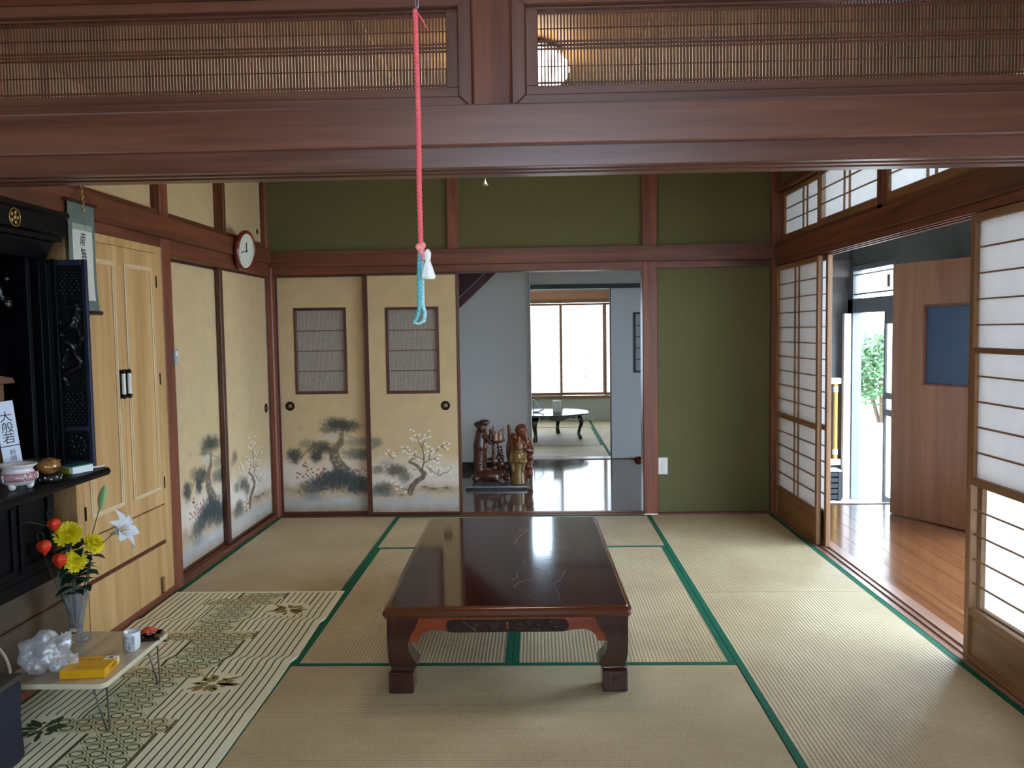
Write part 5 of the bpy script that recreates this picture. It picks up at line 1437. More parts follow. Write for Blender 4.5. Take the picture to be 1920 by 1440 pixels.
def mum(label, c, axis, R):
    c = Vector(c); t = thing('chrysanthemum', label, 'flower', foot, 'yellow chrysanthemums in the vase')
    build('stem', MB().tube(stemline(foot, c, (0.0, 0, 0.0)), 0.0022, 6), STEM, t, 0, True)
    q = Vector(axis).normalized().to_track_quat('Z', 'Y').to_matrix().to_4x4()
    pet = MB(); rm = random.Random(int(R * 1e5) + int(c.x * 1000))
    for ring, n_, tilt, L in ((0, 20, 0.12, 1.0), (1, 18, 0.42, 0.92), (2, 15, 0.75, 0.78), (3, 11, 1.05, 0.6), (4, 7, 1.3, 0.42)):
        for k in range(n_):
            a = 2 * PI * k / n_ + ring * 0.2 + rm.uniform(-.08, .08); tl = tilt + rm.uniform(-.1, .1)
            d = Vector((math.cos(a) * math.cos(tl), math.sin(a) * math.cos(tl), math.sin(tl)))
            s = Vector((-math.sin(a), math.cos(a), 0)); up = s.cross(d)
            vs = []
            for i, (f, w) in enumerate(((0.12, 0.05), (0.5, 0.13), (0.8, 0.15), (0.95, 0.10), (1.02, 0.02))):
                p = d * f * R * L + Vector((0, 0, 0.10 * R * ring)); ww = s * w * R
                vs += [p - ww + up * -0.05 * R * 0, p - up * 0.04 * R, p + ww]
            fs = []
            for i in range(4):
                b3 = 3 * i; fs += [(b3, b3 + 1, b3 + 4, b3 + 3), (b3 + 1, b3 + 2, b3 + 5, b3 + 4)]
            pet.add(vs, fs)
    M = Matrix.Translation(c) @ q
    hd = build('petals', pet.xform(M), YP, t, 0, True)
    build('heart', MB().ball((0, 0, 0.35 * R), (0.3 * R, 0.3 * R, 0.3 * R), 10, 6).xform(M), YP, hd, 0, True)
    build('calyx', MB().ball((0, 0, -0.08 * R), (0.3 * R, 0.3 * R, 0.2 * R), 10, 6).xform(M), STEM, t, 0, True)
    for k in range(8):
        f = 0.50 + 0.06 * k; p = Vector(foot).lerp(c, f); a = k * 2.2 + c.x * 40
        build('leaf', leaf_blade(p, (math.cos(a), math.sin(a), 0.25), 0.065, 0.018, 0.4), LEAF, t, 0, True)
    return t
mum('large yellow chrysanthemum, uppermost of the three in the vase', (-1.668, 0.66, 0.600), (0.35, -0.75, 0.60), 0.053)
mum('yellow chrysanthemum turned towards the pale cabinet', (-1.590, 0.69, 0.556), (0.75, -0.30, 0.50), 0.042)
mum('yellow chrysanthemum lowest in the vase beside a red lantern pod', (-1.642, 0.65, 0.502), (0.40, -0.80, 0.35), 0.045)
LANT = plain('orange_red_husk', (206, 50, 18), 0.45, var=0.25, scale=60)
def lantern(label, c, r, hook):
    c = Vector(c); t = thing('lantern_plant', label, 'lantern pod', foot, 'red lantern pods in the vase')
    st = stemline(foot, (c.x - 0.008, c.y, c.z + 0.02), (-0.02, 0, 0.0)) if not hook else stemline(foot, (c.x - 0.022, c.y, c.z + 0.030), (-0.01, 0, 0))
    if hook:
        st += [(c.x - 0.024 + 0.012 - 0.012 * math.cos(PI * k / 8), c.y, c.z + 0.040 + 0.014 * math.sin(PI * k / 8)) for k in range(9)]
        st += [(c.x, c.y, c.z + 0.025)]
    build('stem', MB().tube(st, 0.0014, 6), STEM, t, 0, True)
    body = MB().lathe(c, [(0.002, -1.35 * r), (0.28 * r, -1.05 * r), (0.66 * r, -0.62 * r), (0.95 * r, -0.05 * r), (0.97 * r, 0.35 * r), (0.75 * r, 0.75 * r), (0.38 * r, 0.95 * r), (0.08 * r, 0.98 * r)], 30, lobes=5, amp=0.10)
    build('husk', body, LANT, t, 0, True)
lantern('red lantern pod on a hooked stem, topmost beside the large chrysanthemum', (-1.684, 0.60, 0.655), 0.0235, True)
lantern('red lantern pod hanging farthest out over the black altar side', (-1.700, 0.56, 0.581), 0.0250, True)
lantern('red lantern pod half behind the lowest chrysanthemum', (-1.669, 0.60, 0.520), 0.0250, False)
# lily with bud and open bloom
ly = thing('lily', 'white lily stem with one closed bud and one open bloom', 'flower', foot)
jn = (-1.592, 0.69, 0.592)
build('stem', MB().tube(stemline(foot, jn, (0.015, 0, 0)), 0.002, 6), STEM, ly, 0, True)
build('stem', MB().tube(stemline(jn, (-1.556, 0.69, 0.700), (0, 0, 0)), 0.0017, 6), STEM, ly, 0, True)
build('stem', MB().tube(stemline((-1.600, 0.69, 0.520), (-1.507, 0.69, 0.598), (0, 0, 0)), 0.0017, 6), STEM, ly, 0, True)
bd = Vector((-1.556, 0.69, 0.690)); M = Matrix.Translation(bd) @ Vector((0.26, 0, 1)).to_track_quat('Z', 'Y').to_matrix().to_4x4()
build('bud', MB().lathe((0, 0, 0), [(0.003, 0), (0.008, 0.010), (0.014, 0.035), (0.0155, 0.055), (0.010, 0.080), (0.003, 0.096)], 18, lobes=3, amp=0.08).xform(M), plain('green_white_bud', (140, 168, 112), 0.5, var=0.25, scale=40), ly, 0, True)
WP = translucent('white_petal', (232, 234, 240), 0.3, 0.04)
fc = Vector((-1.507, 0.69, 0.598)); ax = Vector((0.9, -0.05, 0.42)).normalized()
q = ax.to_track_quat('Z', 'Y').to_matrix().to_4x4(); M = Matrix.Translation(fc) @ q
for k in range(6):
    a = 2 * PI * k / 6 + 0.5; vs = []; n_ = 9
    for i in range(n_):
        t_ = i / (n_ - 1)
        rr = 0.006 + 0.075 * t_ ** 1.5; zz = 0.055 * math.sin(min(1, t_ * 1.25) * H) - 0.030 * max(0, t_ - 0.6)
        w = (0.024 if k % 2 else 0.018) * math.sin(PI * (0.10 + 0.88 * t_))
        for sg in (-1, -0.5, 0, 0.5, 1):
            wob = 0.003 * math.sin(7 * t_ + 3 * sg + k)
            vs.append((rr * math.cos(a) - sg * w * math.sin(a), rr * math.sin(a) + sg * w * math.cos(a), zz + abs(sg) * 0.006 + wob))
    fs = [(5 * i + j, 5 * i + j + 1, 5 * i + j + 6, 5 * i + j + 5) for i in range(n_ - 1) for j in range(4)]
    build('petal', MB().add(vs, fs).xform(M), WP, ly, 0, True)
build('throat', MB().lathe((0, 0, 0), [(0.004, -0.012), (0.009, 0.004), (0.012, 0.018), (0.006, 0.024)], 12).xform(M), plain('pale_green_throat', (186, 204, 160), 0.5), ly, 0, True)
for k in range(5):
    a = 2 * PI * k / 5
    build('stamen', MB().tube([(M @ Vector((0.003 * math.cos(a), 0.003 * math.sin(a), 0.01))), (M @ Vector((0.012 * math.cos(a), 0.012 * math.sin(a), 0.060)))], 0.0012, 5), plain('stamen', (190, 150, 60), 0.6), ly)
# a withered white flower and filler leaves
ww = thing('small_white_flower', 'small white flower tucked behind the large chrysanthemum', 'flower', foot)
c = Vector((-1.716, 0.70, 0.585))
build('stem', MB().tube(stemline(foot, c), 0.0016, 6), STEM, ww, 0, True)
for k in range(7):
    a = 2 * PI * k / 7
    build('petal', MB().ball(c + Vector((0.012 * math.cos(a), -0.004, 0.012 * math.sin(a))), (0.011, 0.003, 0.007), 8, 5, Euler((0, -a, 0))), WP, ww, 0, True)
fo = thing('leaf_spray', 'dark green leaves filling the mouth of the vase', 'foliage', foot)
build('stem', MB().tube(stemline(foot, (vx + 0.01, vy - 0.01, 0.50)), 0.002, 6), STEM, fo, 0, True)
rl_ = random.Random(12)
for k in range(44):
    a = rl_.uniform(0, 6.28); z = rl_.uniform(0.39, 0.57)
    build('leaf', leaf_blade((vx + 0.012 + 0.015 * math.cos(a), vy - 0.01 + 0.015 * math.sin(a), z), (math.cos(a), math.sin(a), rl_.uniform(0.0, 0.9)), rl_.uniform(0.05, 0.09), rl_.uniform(0.016, 0.028), rl_.uniform(.2, .6)), LEAF, fo, 0, True)
build('grass_tip', MB().tube([(vx - 0.01, vy - 0.02, 0.54), (-1.685, 0.57, 0.655), (-1.700, 0.48, 0.690), (-1.708, 0.45, 0.693)], [0.002, 0.002, 0.0018, 0.001], 5), STEM, fo, 0, True)

# ---- dark box with a carrying loop at the altar's foot ----
dk = thing('fabric_bin', 'dark navy fabric bin with a pale cord handle beside the folding table', 'bin', (-1.70, 0.0, 0))
NVF = plain('navy_fabric', (26, 28, 40), 0.85, var=0.15, scale=60, bump=0.2)
dm_ = MB()
dm_.loft([[(-1.795 + i_, -0.22 + i_ * .3, z), (-1.525 - i_, -0.22 + i_ * .3, z), (-1.525 - i_, 0.12 - i_, z), (-1.795 + i_, 0.12 - i_, z)] for z, i_ in ((0.0046, 0.012), (0.03, 0.0), (0.15, 0.004), (0.262, 0.0), (0.272, 0.008))])
build('body', dm_, NVF, dk, 0.006, True, sharp=0.6)
build('lid', B(-1.798, -1.518, -0.23, 0.127, 0.272, 0.290), plain('dark_taupe_fabric', (62, 56, 48), 0.85, var=0.15, scale=60), dk, 0.005)
build('handle', MB().tube([(-1.76 + 0.10 * math.cos(PI - PI * k / 16) + 0.10, 0.117, 0.285 + 0.115 * math.sin(PI * k / 16)) for k in range(17)], 0.0048, 8), plain('pale_cord', (150, 136, 112), 0.7), dk, 0, True)

# ================================================================== WALL THINGS
# hanging scroll
sx_ = -1.774
sc = thing('hanging_scroll', 'grey-green hanging scroll with black brush calligraphy behind the altar door', 'scroll', (sx_, 1.052, 1.45))
def sheet(y0, y1, z0, z1, d, curl=0.0):
    n_ = 14; vs = []
    for i in range(n_ + 1):
        z = z0 + (z1 - z0) * i / n_
        c_ = curl * max(0, (0.16 - (z - 1.448))) ** 2
        for (y, dd) in ((y0, 0), (y1, 0), (y1, 0.0008), (y0, 0.0008)): vs.append((sx_ + d + c_ + dd, y, z))
    return MB().loft([vs[4 * i:4 * i + 4] for i in range(n_ + 1)])
build('silk_mount', sheet(0.950, 1.153, 1.448, 1.904, 0.0, 0.4), plain('grey_green_silk', (98, 112, 106), 0.7, var=0.06, scale=150), sc, 0, True, sharp=0.6)
build('upper_band', sheet(0.978, 1.130, 1.790, 1.815, 0.001), plain('pale_green_silk', (150, 162, 150), 0.7), sc)
pp = build('paper', sheet(0.978, 1.130, 1.50, 1.790, 0.001, 0.4), plain('scroll_paper', (206, 206, 198), 0.8, var=0.03), sc, 0, True, sharp=0.6)
MS = Matrix.Translation((sx_ + 0.0028, 1.054, 1.655)) @ Matrix.Rotation(H, 4, 'Z') @ Matrix.Rotation(H, 4, 'X')
cal = text_mb('南\n無\n阿\n弥', 0.062, 1.02)
cal.v = [(v[0] * 0.72 + 0.006 * math.sin(v[1] * 60), v[1], 0) for v in cal.v]
build('calligraphy', cal.xform(MS), INKM, pp)
build('roller', MB().tube([(sx_ + 0.010, 0.940, 1.449), (sx_ + 0.010, 1.163, 1.449)], 0.009, 12), plain('dark_roller', (52, 34, 24), 0.4), sc, 0, True, sharp=0.8)
build('top_rod', MB().tube([(sx_ + 0.002, 0.930, 1.905), (sx_ + 0.002, 1.170, 1.905)], 0.007, 10), plain('dark_roller', (52, 34, 24), 0.4), sc, 0, True, sharp=0.8)
build('cord', MB().tube([(sx_ + 0.002, 0.965, 1.908), (sx_ - 0.002, 1.052, 1.975), (sx_ + 0.002, 1.140, 1.908)], 0.0016, 6), plain('brown_cord', (66, 44, 30), 0.8), sc)
build('hook', MB().tube([(-1.80, 1.052, 1.980), (sx_ + 0.004, 1.052, 1.974), (sx_ + 0.006, 1.052, 1.985)], 0.002, 6), BRASS, sc)
# gilt chain
ch = thing('gilt_chain', 'thin gilt chain hanging in front of the scroll', 'chain', (-1.762, 1.045, 1.80))
for i in range(9):
    z = 1.972 - i * 0.0125; y = 1.043 + 0.0016 * i
    a = H if i % 2 else 0
    pts = [(-1.762 + 0.0048 * math.cos(2 * PI * k / 10) * math.sin(a), y + 0.0048 * math.cos(2 * PI * k / 10) * math.cos(a), z + 0.0082 * math.sin(2 * PI * k / 10)) for k in range(10)]
    build('link', MB().tube(pts, 0.0015, 6, True), plain('polished_brass', (214, 180, 100), 0.2, 0.95, var=0.05), ch, 0, True)
build('cord', MB().tube([(-1.762, 1.057, 1.868), (-1.762, 1.058, 1.80)], 0.0014, 6), plain('grey_cord', (110, 116, 108), 0.8), ch)
build('nail', MB().tube([(-1.80, 1.043, 1.984), (-1.757, 1.043, 1.980)], 0.002, 6), BRASS, ch)
# clock
ck = thing('wall_clock', 'round wall clock with red-brown rim leaning out from the left beam', 'clock', (-1.748, 2.955, 1.886), None, True)
ck.rotation_euler = (0.0, 0.0, 0.0)
MC = Matrix.Rotation(-0.10, 4, 'Z') @ Matrix.Rotation(H + 0.10, 4, 'Y') @ Matrix.Rotation(H, 4, 'Z')   # local z of the dial faces the room
RIM = wood('clock_rim', (96, 30, 18), (130, 46, 26), 'x', 0.25, 14, coat=0.6)
build('rim', MB().lathe((0, 0, 0), [(0.112, -0.018), (0.128, -0.014), (0.132, 0.0), (0.128, 0.010), (0.118, 0.014), (0.110, 0.010), (0.108, 0.004), (0.02, 0.004)], 48).xform(MC), RIM, ck, 0, True, sharp=0.9)
dl = build('dial', MB().lathe((0, 0, 0), [(0.109, 0.004), (0.109, 0.0065), (0.001, 0.0065)], 48).xform(MC), plain('clock_dial', (214, 214, 200), 0.5, var=0.02), ck, 0)
GR = plain('grey_print', (120, 118, 110), 0.6, var=0)
for k in range(12):
    a = 2 * PI * k / 12
    g_ = text_mb(str(k if k else 12), 0.021)
    build('numeral', g_.xform(MC @ Matrix.Translation((0.088 * math.sin(a), 0.088 * math.cos(a), 0.0068))), GR, dl)
for L_, w_, a in ((0.052, 0.004, math.radians(-9)), (0.080, 0.0028, math.radians(258))):
    build('hand', B(-w_, w_, -0.012, L_, 0.009, 0.010).xform(MC @ Matrix.Rotation(-a, 4, 'Z')), INKM, ck)
build('hub', MB().lathe((0, 0, 0), [(0.006, 0.008), (0.005, 0.012)], 12).xform(MC), INKM, ck)
# thermometer on the post
th = thing('thermometer', 'small grey and white thermometer fixed to the post edge', 'thermometer', (-1.79, 1.945, 1.20))
build('case', B(-1.797, -1.782, 1.925, 1.962, 1.195, 1.275), plain('grey_plastic', (150, 152, 154), 0.4, var=0.03), th, 0.003)
build('display', B(-1.782, -1.780, 1.932, 1.956, 1.238, 1.268), WHITEP, th, 0.001)
build('tube', B(-1.782, -1.780, 1.941, 1.946, 1.200, 1.234), WHITEP, th)
# light switch
sw_ = thing('light_switch', 'cream double light switch on the olive plaster wall', 'switch', (1.012, YB + 0.04, 0.35))
build('plate', B(0.978 + 0.010, 1.058, YB + 0.031, YB + 0.0405, 0.288, 0.412), WHITEP, sw_, 0.003)
for q in ((0.352, 0.385), (0.315, 0.348)):
    build('rocker', B(1.012, 1.034, YB + 0.027, YB + 0.031, q[0], q[1]), WHITEP, sw_, 0.002)
# ceiling lamps
def ceiling_lamp(label, x, y, mat, R=0.275):
    t = thing('ceiling_lamp', label, 'lamp', (x, y, CEIL))
    build('shade', MB().lathe((x, y, CEIL), [(R * 0.3, -0.165), (R * 0.75, -0.155), (R * 0.95, -0.13), (R, -0.10), (R * 0.98, -0.07), (R * 0.9, -0.05)], 48), mat, t, 0, True)
    build('mount', MB().lathe((x, y, CEIL), [(R * 0.9, -0.05), (R * 0.9, -0.028), (R * 0.3, -0.026)], 40), WHITEP, t, 0, True, sharp=0.6)
    return t
lp_ = ceiling_lamp('round lit ceiling lamp showing through the openwork transom', 0.022, 1.80, glow('lit_lamp_shade', (255, 246, 224), 13.0))
BELL = plain('bell_metal', (214, 210, 200), 0.25, 0.7, var=0.03)
build('pull_string', MB().tube([(-0.128, 1.80, CEIL - 0.15), (-0.128, 1.80, 2.093)], 0.0024, 6), WHITEP, lp_)
build('pull_bell', MB().lathe((-0.128, 1.80, 2.070), [(0.0145, 0.0), (0.0150, 0.004), (0.010, 0.012), (0.004, 0.022), (0.0015, 0.028)], 18), BELL, lp_, 0, True)
l2 = ceiling_lamp('round unlit ceiling lamp of the front room carrying the red pull cord', 0.0, -1.20, plain('unlit_lamp_shade', (226, 224, 214), 0.5, var=0.02))
# red pull cord of the front lamp
def rope(mb, pts, r, twist=60.0, strands=3):
    P_ = [Vector(p) for p in pts]
    acc = 0; ds = [0]
    for i in range(1, len(P_)): acc += (P_[i] - P_[i - 1]).length; ds.append(acc)
    for s in range(strands):
        q = []
        n_ = max(8, int(acc / 0.0022))
        for k in range(n_ + 1):
            d = acc * k / n_; i = 0
            while i < len(ds) - 2 and ds[i + 1] < d: i += 1
            f = (d - ds[i]) / max(1e-9, ds[i + 1] - ds[i]); p = P_[i].lerp(P_[i + 1], f)
            a = d * twist * 2 * PI / 1.0 + s * 2 * PI / strands
            q.append(p + Vector((math.cos(a), math.sin(a), 0)) * r * 0.5)
        mb.tube(q, r * 0.58, 6)
    return mb
cx_, cy_ = -0.050, -1.20
rc = thing('pull_cord', 'red braided pull cord with a knot, pale tassel and blue-green loop hanging in the foreground', 'pull cord', (cx_, cy_, 1.36))
for i in range(40):
    z = 1.812 + i * 0.019
    if z > CEIL - 0.16: break
    a = H if i % 2 else 0
    pts = [(cx_ + 0.002 + 0.0022 * math.cos(2 * PI * k / 8) * math.cos(a), cy_ + 0.0022 * math.cos(2 * PI * k / 8) * math.sin(a), z + 0.010 * math.sin(2 * PI * k / 8)) for k in range(8)]
    build('chain_link', MB().tube(pts, 0.0007, 5, True), STEEL, rc, 0, True)
RED = plain('red_braid', (222, 92, 96), 0.7, var=0.18, scale=400)
TEAL = plain('blue_green_braid', (96, 158, 160), 0.7, var=0.25, scale=300)
build('red_rope', rope(MB(), [(cx_ - 0.001, cy_, 1.802), (cx_ + 0.0006, cy_, 1.65), (cx_ - 0.0005, cy_, 1.55), (cx_, cy_, 1.472)], 0.0040), RED, rc, 0, True)
build('cut_end', MB().tube([(cx_ + 0.003, cy_, 1.797), (cx_ + 0.010, cy_, 1.786), (cx_ + 0.0175, cy_, 1.772)], [0.0016, 0.0014, 0.0006], 6), RED, rc, 0, True)
kn = MB()
for (dx, dz, r) in ((-0.003, 0.0, 0.0050), (0.003, 0.002, 0.0050), (0.0005, -0.006, 0.0055), (0.008, -0.012, 0.0040), (0.0105, -0.020, 0.0040), (0.004, -0.016, 0.0042)): kn.ball((cx_ + dx, cy_ - 0.001, 1.468 + dz), (r, r, r * 1.1), 10, 8)
build('knot', remesh(kn, 0.0012, 2), plain('pink_braid', (226, 130, 124), 0.7, var=0.2, scale=300), rc, 0, True)
build('tassel', MB().lathe((cx_ + 0.0098, cy_ - 0.002, 1.4215), [(0.0085, 0.0), (0.0098, 0.004), (0.0066, 0.016), (0.0034, 0.026), (0.0042, 0.032), (0.0045, 0.038), (0.0016, 0.043)], 18, lobes=5, amp=0.14), plain('white_tassel', (232, 228, 218), 0.7, var=0.08, scale=300), rc, 0, True)
tl_ = build('loop_rope', rope(MB(), [(cx_ - 0.0015, cy_, 1.466), (cx_ - 0.003, cy_, 1.44), (cx_ - 0.004, cy_, 1.40), (cx_ - 0.004, cy_, 1.378), (cx_ - 0.008, cy_, 1.366), (cx_ - 0.0125, cy_, 1.3595)], 0.0033), TEAL, rc, 0, True)
build('loop_rope', rope(MB(), [(cx_ + 0.0015, cy_ + 0.003, 1.462), (cx_ + 0.001, cy_ + 0.003, 1.42), (cx_ + 0.0005, cy_ + 0.003, 1.385), (cx_ + 0.004, cy_ + 0.002, 1.372), (cx_ + 0.002, cy_, 1.361), (cx_ - 0.006, cy_, 1.3575), (cx_ - 0.0125, cy_, 1.3595)], 0.0031), plain('pale_blue_braid', (150, 190, 196), 0.7, var=0.25, scale=300), rc, 0, True)
# ================================================================== HALL: CARVINGS
CARVW = wood('polished_root_wood', (66, 34, 22), (104, 56, 36), 'z', 0.28, 14, coat=0.5)
CARVR = wood('red_root_wood', (100, 50, 26), (146, 80, 44), 'z', 0.28, 14, coat=0.5)
CARVG = wood('golden_carving_wood', (122, 88, 40), (166, 126, 66), 'z', 0.28, 14, coat=0.5)
sl_ = thing('display_slab', 'low stone-topped display board under the wood carvings', 'display board', (-0.24, 4.92, 0))
build('board', B(-0.50, 0.03, 4.62, 5.22, -0.0035, 0.012), plain('black_board', (30, 28, 28), 0.3), sl_, 0.002)
build('stone_top', B(-0.495, 0.025, 4.63, 5.21, 0.012, 0.028), plain('grey_polished_stone', (120, 124, 128), 0.15, var=0.2, scale=30, coat=0.3), sl_, 0.002)
ZB = 0.0284
def capsule(mb, a, b, r0, r1, n=8):
    a, b = Vector(a), Vector(b)
    for i in range(n + 1):
        f = i / n; mb.ball(a.lerp(b, f), r0 + (r1 - r0) * f, 10, 8)
# standing robed figure
def P3(x, y, z): return (x, y, ZB + z)
fx, fy = -0.055, 4.72
f = MB()
f.lathe((fx, fy, ZB), [(0.050, 0.0005), (0.060, 0.004), (0.058, 0.05), (0.052, 0.12), (0.056, 0.17), (0.060, 0.22), (0.050, 0.27), (0.030, 0.300), (0.018, 0.31)], 24)
f.ball(P3(fx + 0.008, fy - 0.012, 0.325), (0.034, 0.036, 0.042), 16, 12)
f.ball(P3(fx + 0.012, fy - 0.048, 0.318), (0.007, 0.010, 0.010), 8, 6)
for s in (-1, 1):
    f.ball(P3(fx + 0.008 + s * 0.034, fy - 0.008, 0.320), (0.006, 0.009, 0.015), 8, 6)
    capsule(f, P3(fx + s * 0.048, fy, 0.265), P3(fx + s * 0.058, fy - 0.03, 0.20), 0.022, 0.024)
    capsule(f, P3(fx + s * 0.058, fy - 0.03, 0.20), P3(fx + s * 0.012, fy - 0.062, 0.205), 0.022, 0.014)
    capsule(f, P3(fx + s * 0.050, fy - 0.035, 0.19), P3(fx + s * 0.045, fy - 0.045, 0.12), 0.018, 0.010)
fg = thing('monk_carving', 'golden-brown carved wooden figure in a robe standing before the darker carving', 'carving', (fx, fy, ZB))
build('figure', remesh(f, 0.0055, 3), CARVG, fg, 0, True)
for s in (-1, 1):
    build('eye', MB().ball(P3(fx + 0.010 + s * 0.012, fy - 0.044, 0.332), (0.005, 0.003, 0.0022), 8, 5), CARVW, fg)
build('mouth', MB().ball(P3(fx + 0.012, fy - 0.046, 0.304), (0.008, 0.003, 0.002), 8, 5), CARVW, fg)
# bearded figure with a pack, red-brown, behind
gx, gy = -0.045, 4.98
g = MB()
g.lathe((gx, gy, ZB), [(0.085, 0.0005), (0.095, 0.02), (0.085, 0.10), (0.090, 0.22), (0.080, 0.32), (0.055, 0.385), (0.03, 0.40)], 20)
g.ball(P3(gx + 0.02, gy - 0.02, 0.440), (0.060, 0.058, 0.056), 16, 12)
g.ball(P3(gx + 0.06, gy - 0.05, 0.425), (0.022, 0.020, 0.018), 10, 8)
for k in range(6): g.ball(P3(gx + 0.045 + 0.004 * k, gy - 0.055 + 0.004 * k, 0.395 - 0.020 * k), (0.030 - 0.003 * k, 0.026 - 0.002 * k, 0.026), 10, 8)
g.ball(P3(gx - 0.055, gy + 0.03, 0.25), (0.07, 0.08, 0.16), 14, 12)
capsule(g, P3(gx - 0.085, gy, 0.36), P3(gx - 0.095, gy - 0.01, 0.475), 0.022, 0.016)
for s in (-1, 1):
    capsule(g, P3(gx + s * 0.075, gy - 0.01, 0.34), P3(gx + 0.02 + s * 0.085, gy - 0.05, 0.25), 0.030, 0.028)
    capsule(g, P3(gx + 0.02 + s * 0.085, gy - 0.05, 0.25), P3(gx + 0.03 + s * 0.03, gy - 0.095, 0.27), 0.026, 0.018)
for (dx, z, r) in ((0.09, 0.20, 0.036), (0.075, 0.12, 0.042), (0.085, 0.05, 0.035), (0.10, 0.15, 0.025)): g.ball(P3(gx + dx, gy - 0.05, z), r, 10, 8)
gg = thing('bearded_carving', 'large red-brown carved figure with beard and pack against the hall wall', 'carving', (gx, gy, ZB))
build('figure', remesh(g, 0.0065, 2), CARVR, gg, 0, True)
build('hand_knob', MB().ball(P3(gx - 0.04, gy - 0.085, 0.385), (0.020, 0.015, 0.016), 10, 6), CARVR, gg, 0, True)
# tall root carving with a hatted figure and a dish of small figures
hx_, hy_ = -0.37, 4.90
h = MB()
h.ball(P3(hx_ + 0.06, hy_, 0.055), (0.150, 0.110, 0.055), 18, 10)
for k in range(4): h.ball(P3(hx_ - 0.06 + 0.09 * k, hy_ - 0.07 + 0.01 * (k % 2), 0.030), (0.035, 0.035, 0.0295), 12, 8)
capsule(h, P3(hx_ - 0.03, hy_, 0.02), P3(hx_ - 0.02, hy_, 0.30), 0.060, 0.062, 12)
capsule(h, P3(hx_ - 0.02, hy_, 0.30), P3(hx_ - 0.01, hy_, 0.43), 0.066, 0.050)
h.ball(P3(hx_ - 0.005, hy_ - 0.02, 0.475), (0.046, 0.048, 0.050), 14, 10)
h.ball(P3(hx_ + 0.02, hy_ - 0.03, 0.520), (0.052, 0.050, 0.028), 14, 8); h.ball(P3(hx_ - 0.03, hy_, 0.500), (0.045, 0.045, 0.030), 12, 8)
h.ball(P3(hx_ - 0.005, hy_ - 0.068, 0.468), (0.010, 0.012, 0.012), 8, 6)
capsule(h, P3(hx_ + 0.02, hy_ - 0.03, 0.40), P3(hx_ + 0.07, hy_ - 0.05, 0.345), 0.026, 0.020)
for (a, b, r) in (((0.10, 0.05), (0.095, 0.32), 0.022), ((0.15, 0.06), (0.135, 0.33), 0.018), ((0.19, 0.08), (0.165, 0.30), 0.014), ((0.06, 0.10), (0.17, 0.14), 0.018), ((0.05, 0.19), (0.18, 0.21), 0.016)):
    capsule(h, P3(hx_ + a[0], hy_ - 0.01, a[1]), P3(hx_ + b[0], hy_ - 0.01, b[1]), r, r * 0.8)
for (dx, z, r) in ((0.10, 0.18, 0.030), (0.10, 0.225, 0.020), (0.155, 0.15, 0.028), (0.205, 0.13, 0.020), (0.16, 0.24, 0.016)): h.ball(P3(hx_ + dx, hy_ - 0.045, z), (r, r, r * 1.25), 10, 8)
rt = thing('root_carving', 'tall dark carved tree-root with a hatted figure and dish of little figures', 'carving', (hx_, hy_, ZB))
build('root', remesh(h, 0.0065, 2), CARVW, rt, 0, True)
build('dish', MB().lathe(P3(hx_ + 0.125, hy_ - 0.01, 0.345), [(0.02, -0.012), (0.065, 0.0), (0.080, 0.012), (0.078, 0.017), (0.06, 0.010), (0.01, 0.006)], 28), CARVW, rt, 0, True)
PALEC = wood('pale_carving_wood', (140, 104, 76), (176, 138, 104), 'z', 0.35, 14, coat=0.3)
for (dx, dy, s, m_) in ((0.075, 0.01, 1.15, CARVW), (0.115, -0.035, 1.0, PALEC), (0.155, -0.015, 1.0, PALEC), (0.165, 0.02, 1.1, CARVR)):
    q = MB(); b0 = P3(hx_ + dx, hy_ + dy, 0.352)
    q.lathe(b0, [(0.020 * s, 0.0), (0.024 * s, 0.012), (0.018 * s, 0.05 * s), (0.010 * s, 0.066 * s)], 12)
    q.ball((b0[0], b0[1] - 0.004, b0[2] + 0.078 * s), 0.016 * s, 10, 8)
    q.tube([(b0[0] + 0.012, b0[1], b0[2] + 0.05 * s), (b0[0] + 0.022, b0[1], b0[2] + 0.09 * s), (b0[0] + 0.020, b0[1], b0[2] + 0.115 * s)], 0.005 * s, 6)
    build('small_figure', remesh(q, 0.0045, 2), m_, rt, 0, True)
# red slippers by the white door
for i, (px_, py_) in enumerate(((1.150, 6.155),)):
    s = thing('slipper', 'red slipper standing at the foot of the white sliding door', 'slipper', (px_, py_, 0))
    sole = [(px_ + 0.040 * math.cos(a) * (1.0 + 0.12 * math.sin(a)), py_ + 0.085 * math.sin(a)) for a in [2 * PI * k / 24 for k in range(24)]]
    SLR = plain('red_felt', (196, 28, 28), 0.8, var=0.1)
    build('sole', MB().prism(sole, -0.0035, 0.012, 'xy'), plain('red_sole', (130, 24, 22), 0.7), s, 0.002)
    up = MB(); rings = []
    for k in range(6):
        f_ = k / 5; yy = py_ + 0.082 - 0.09 * f_; hw = 0.038 * math.sqrt(max(0.05, 1 - (1 - f_) ** 2)); hh = 0.010 + 0.018 * f_ ** 0.7
        rings.append([(px_ + hw * math.cos(PI * j / 8), yy, 0.011 + hh * math.sin(PI * j / 8)) for j in range(9)])
    up.loft(rings, False)
    build('upper', up, SLR, s, 0, True)

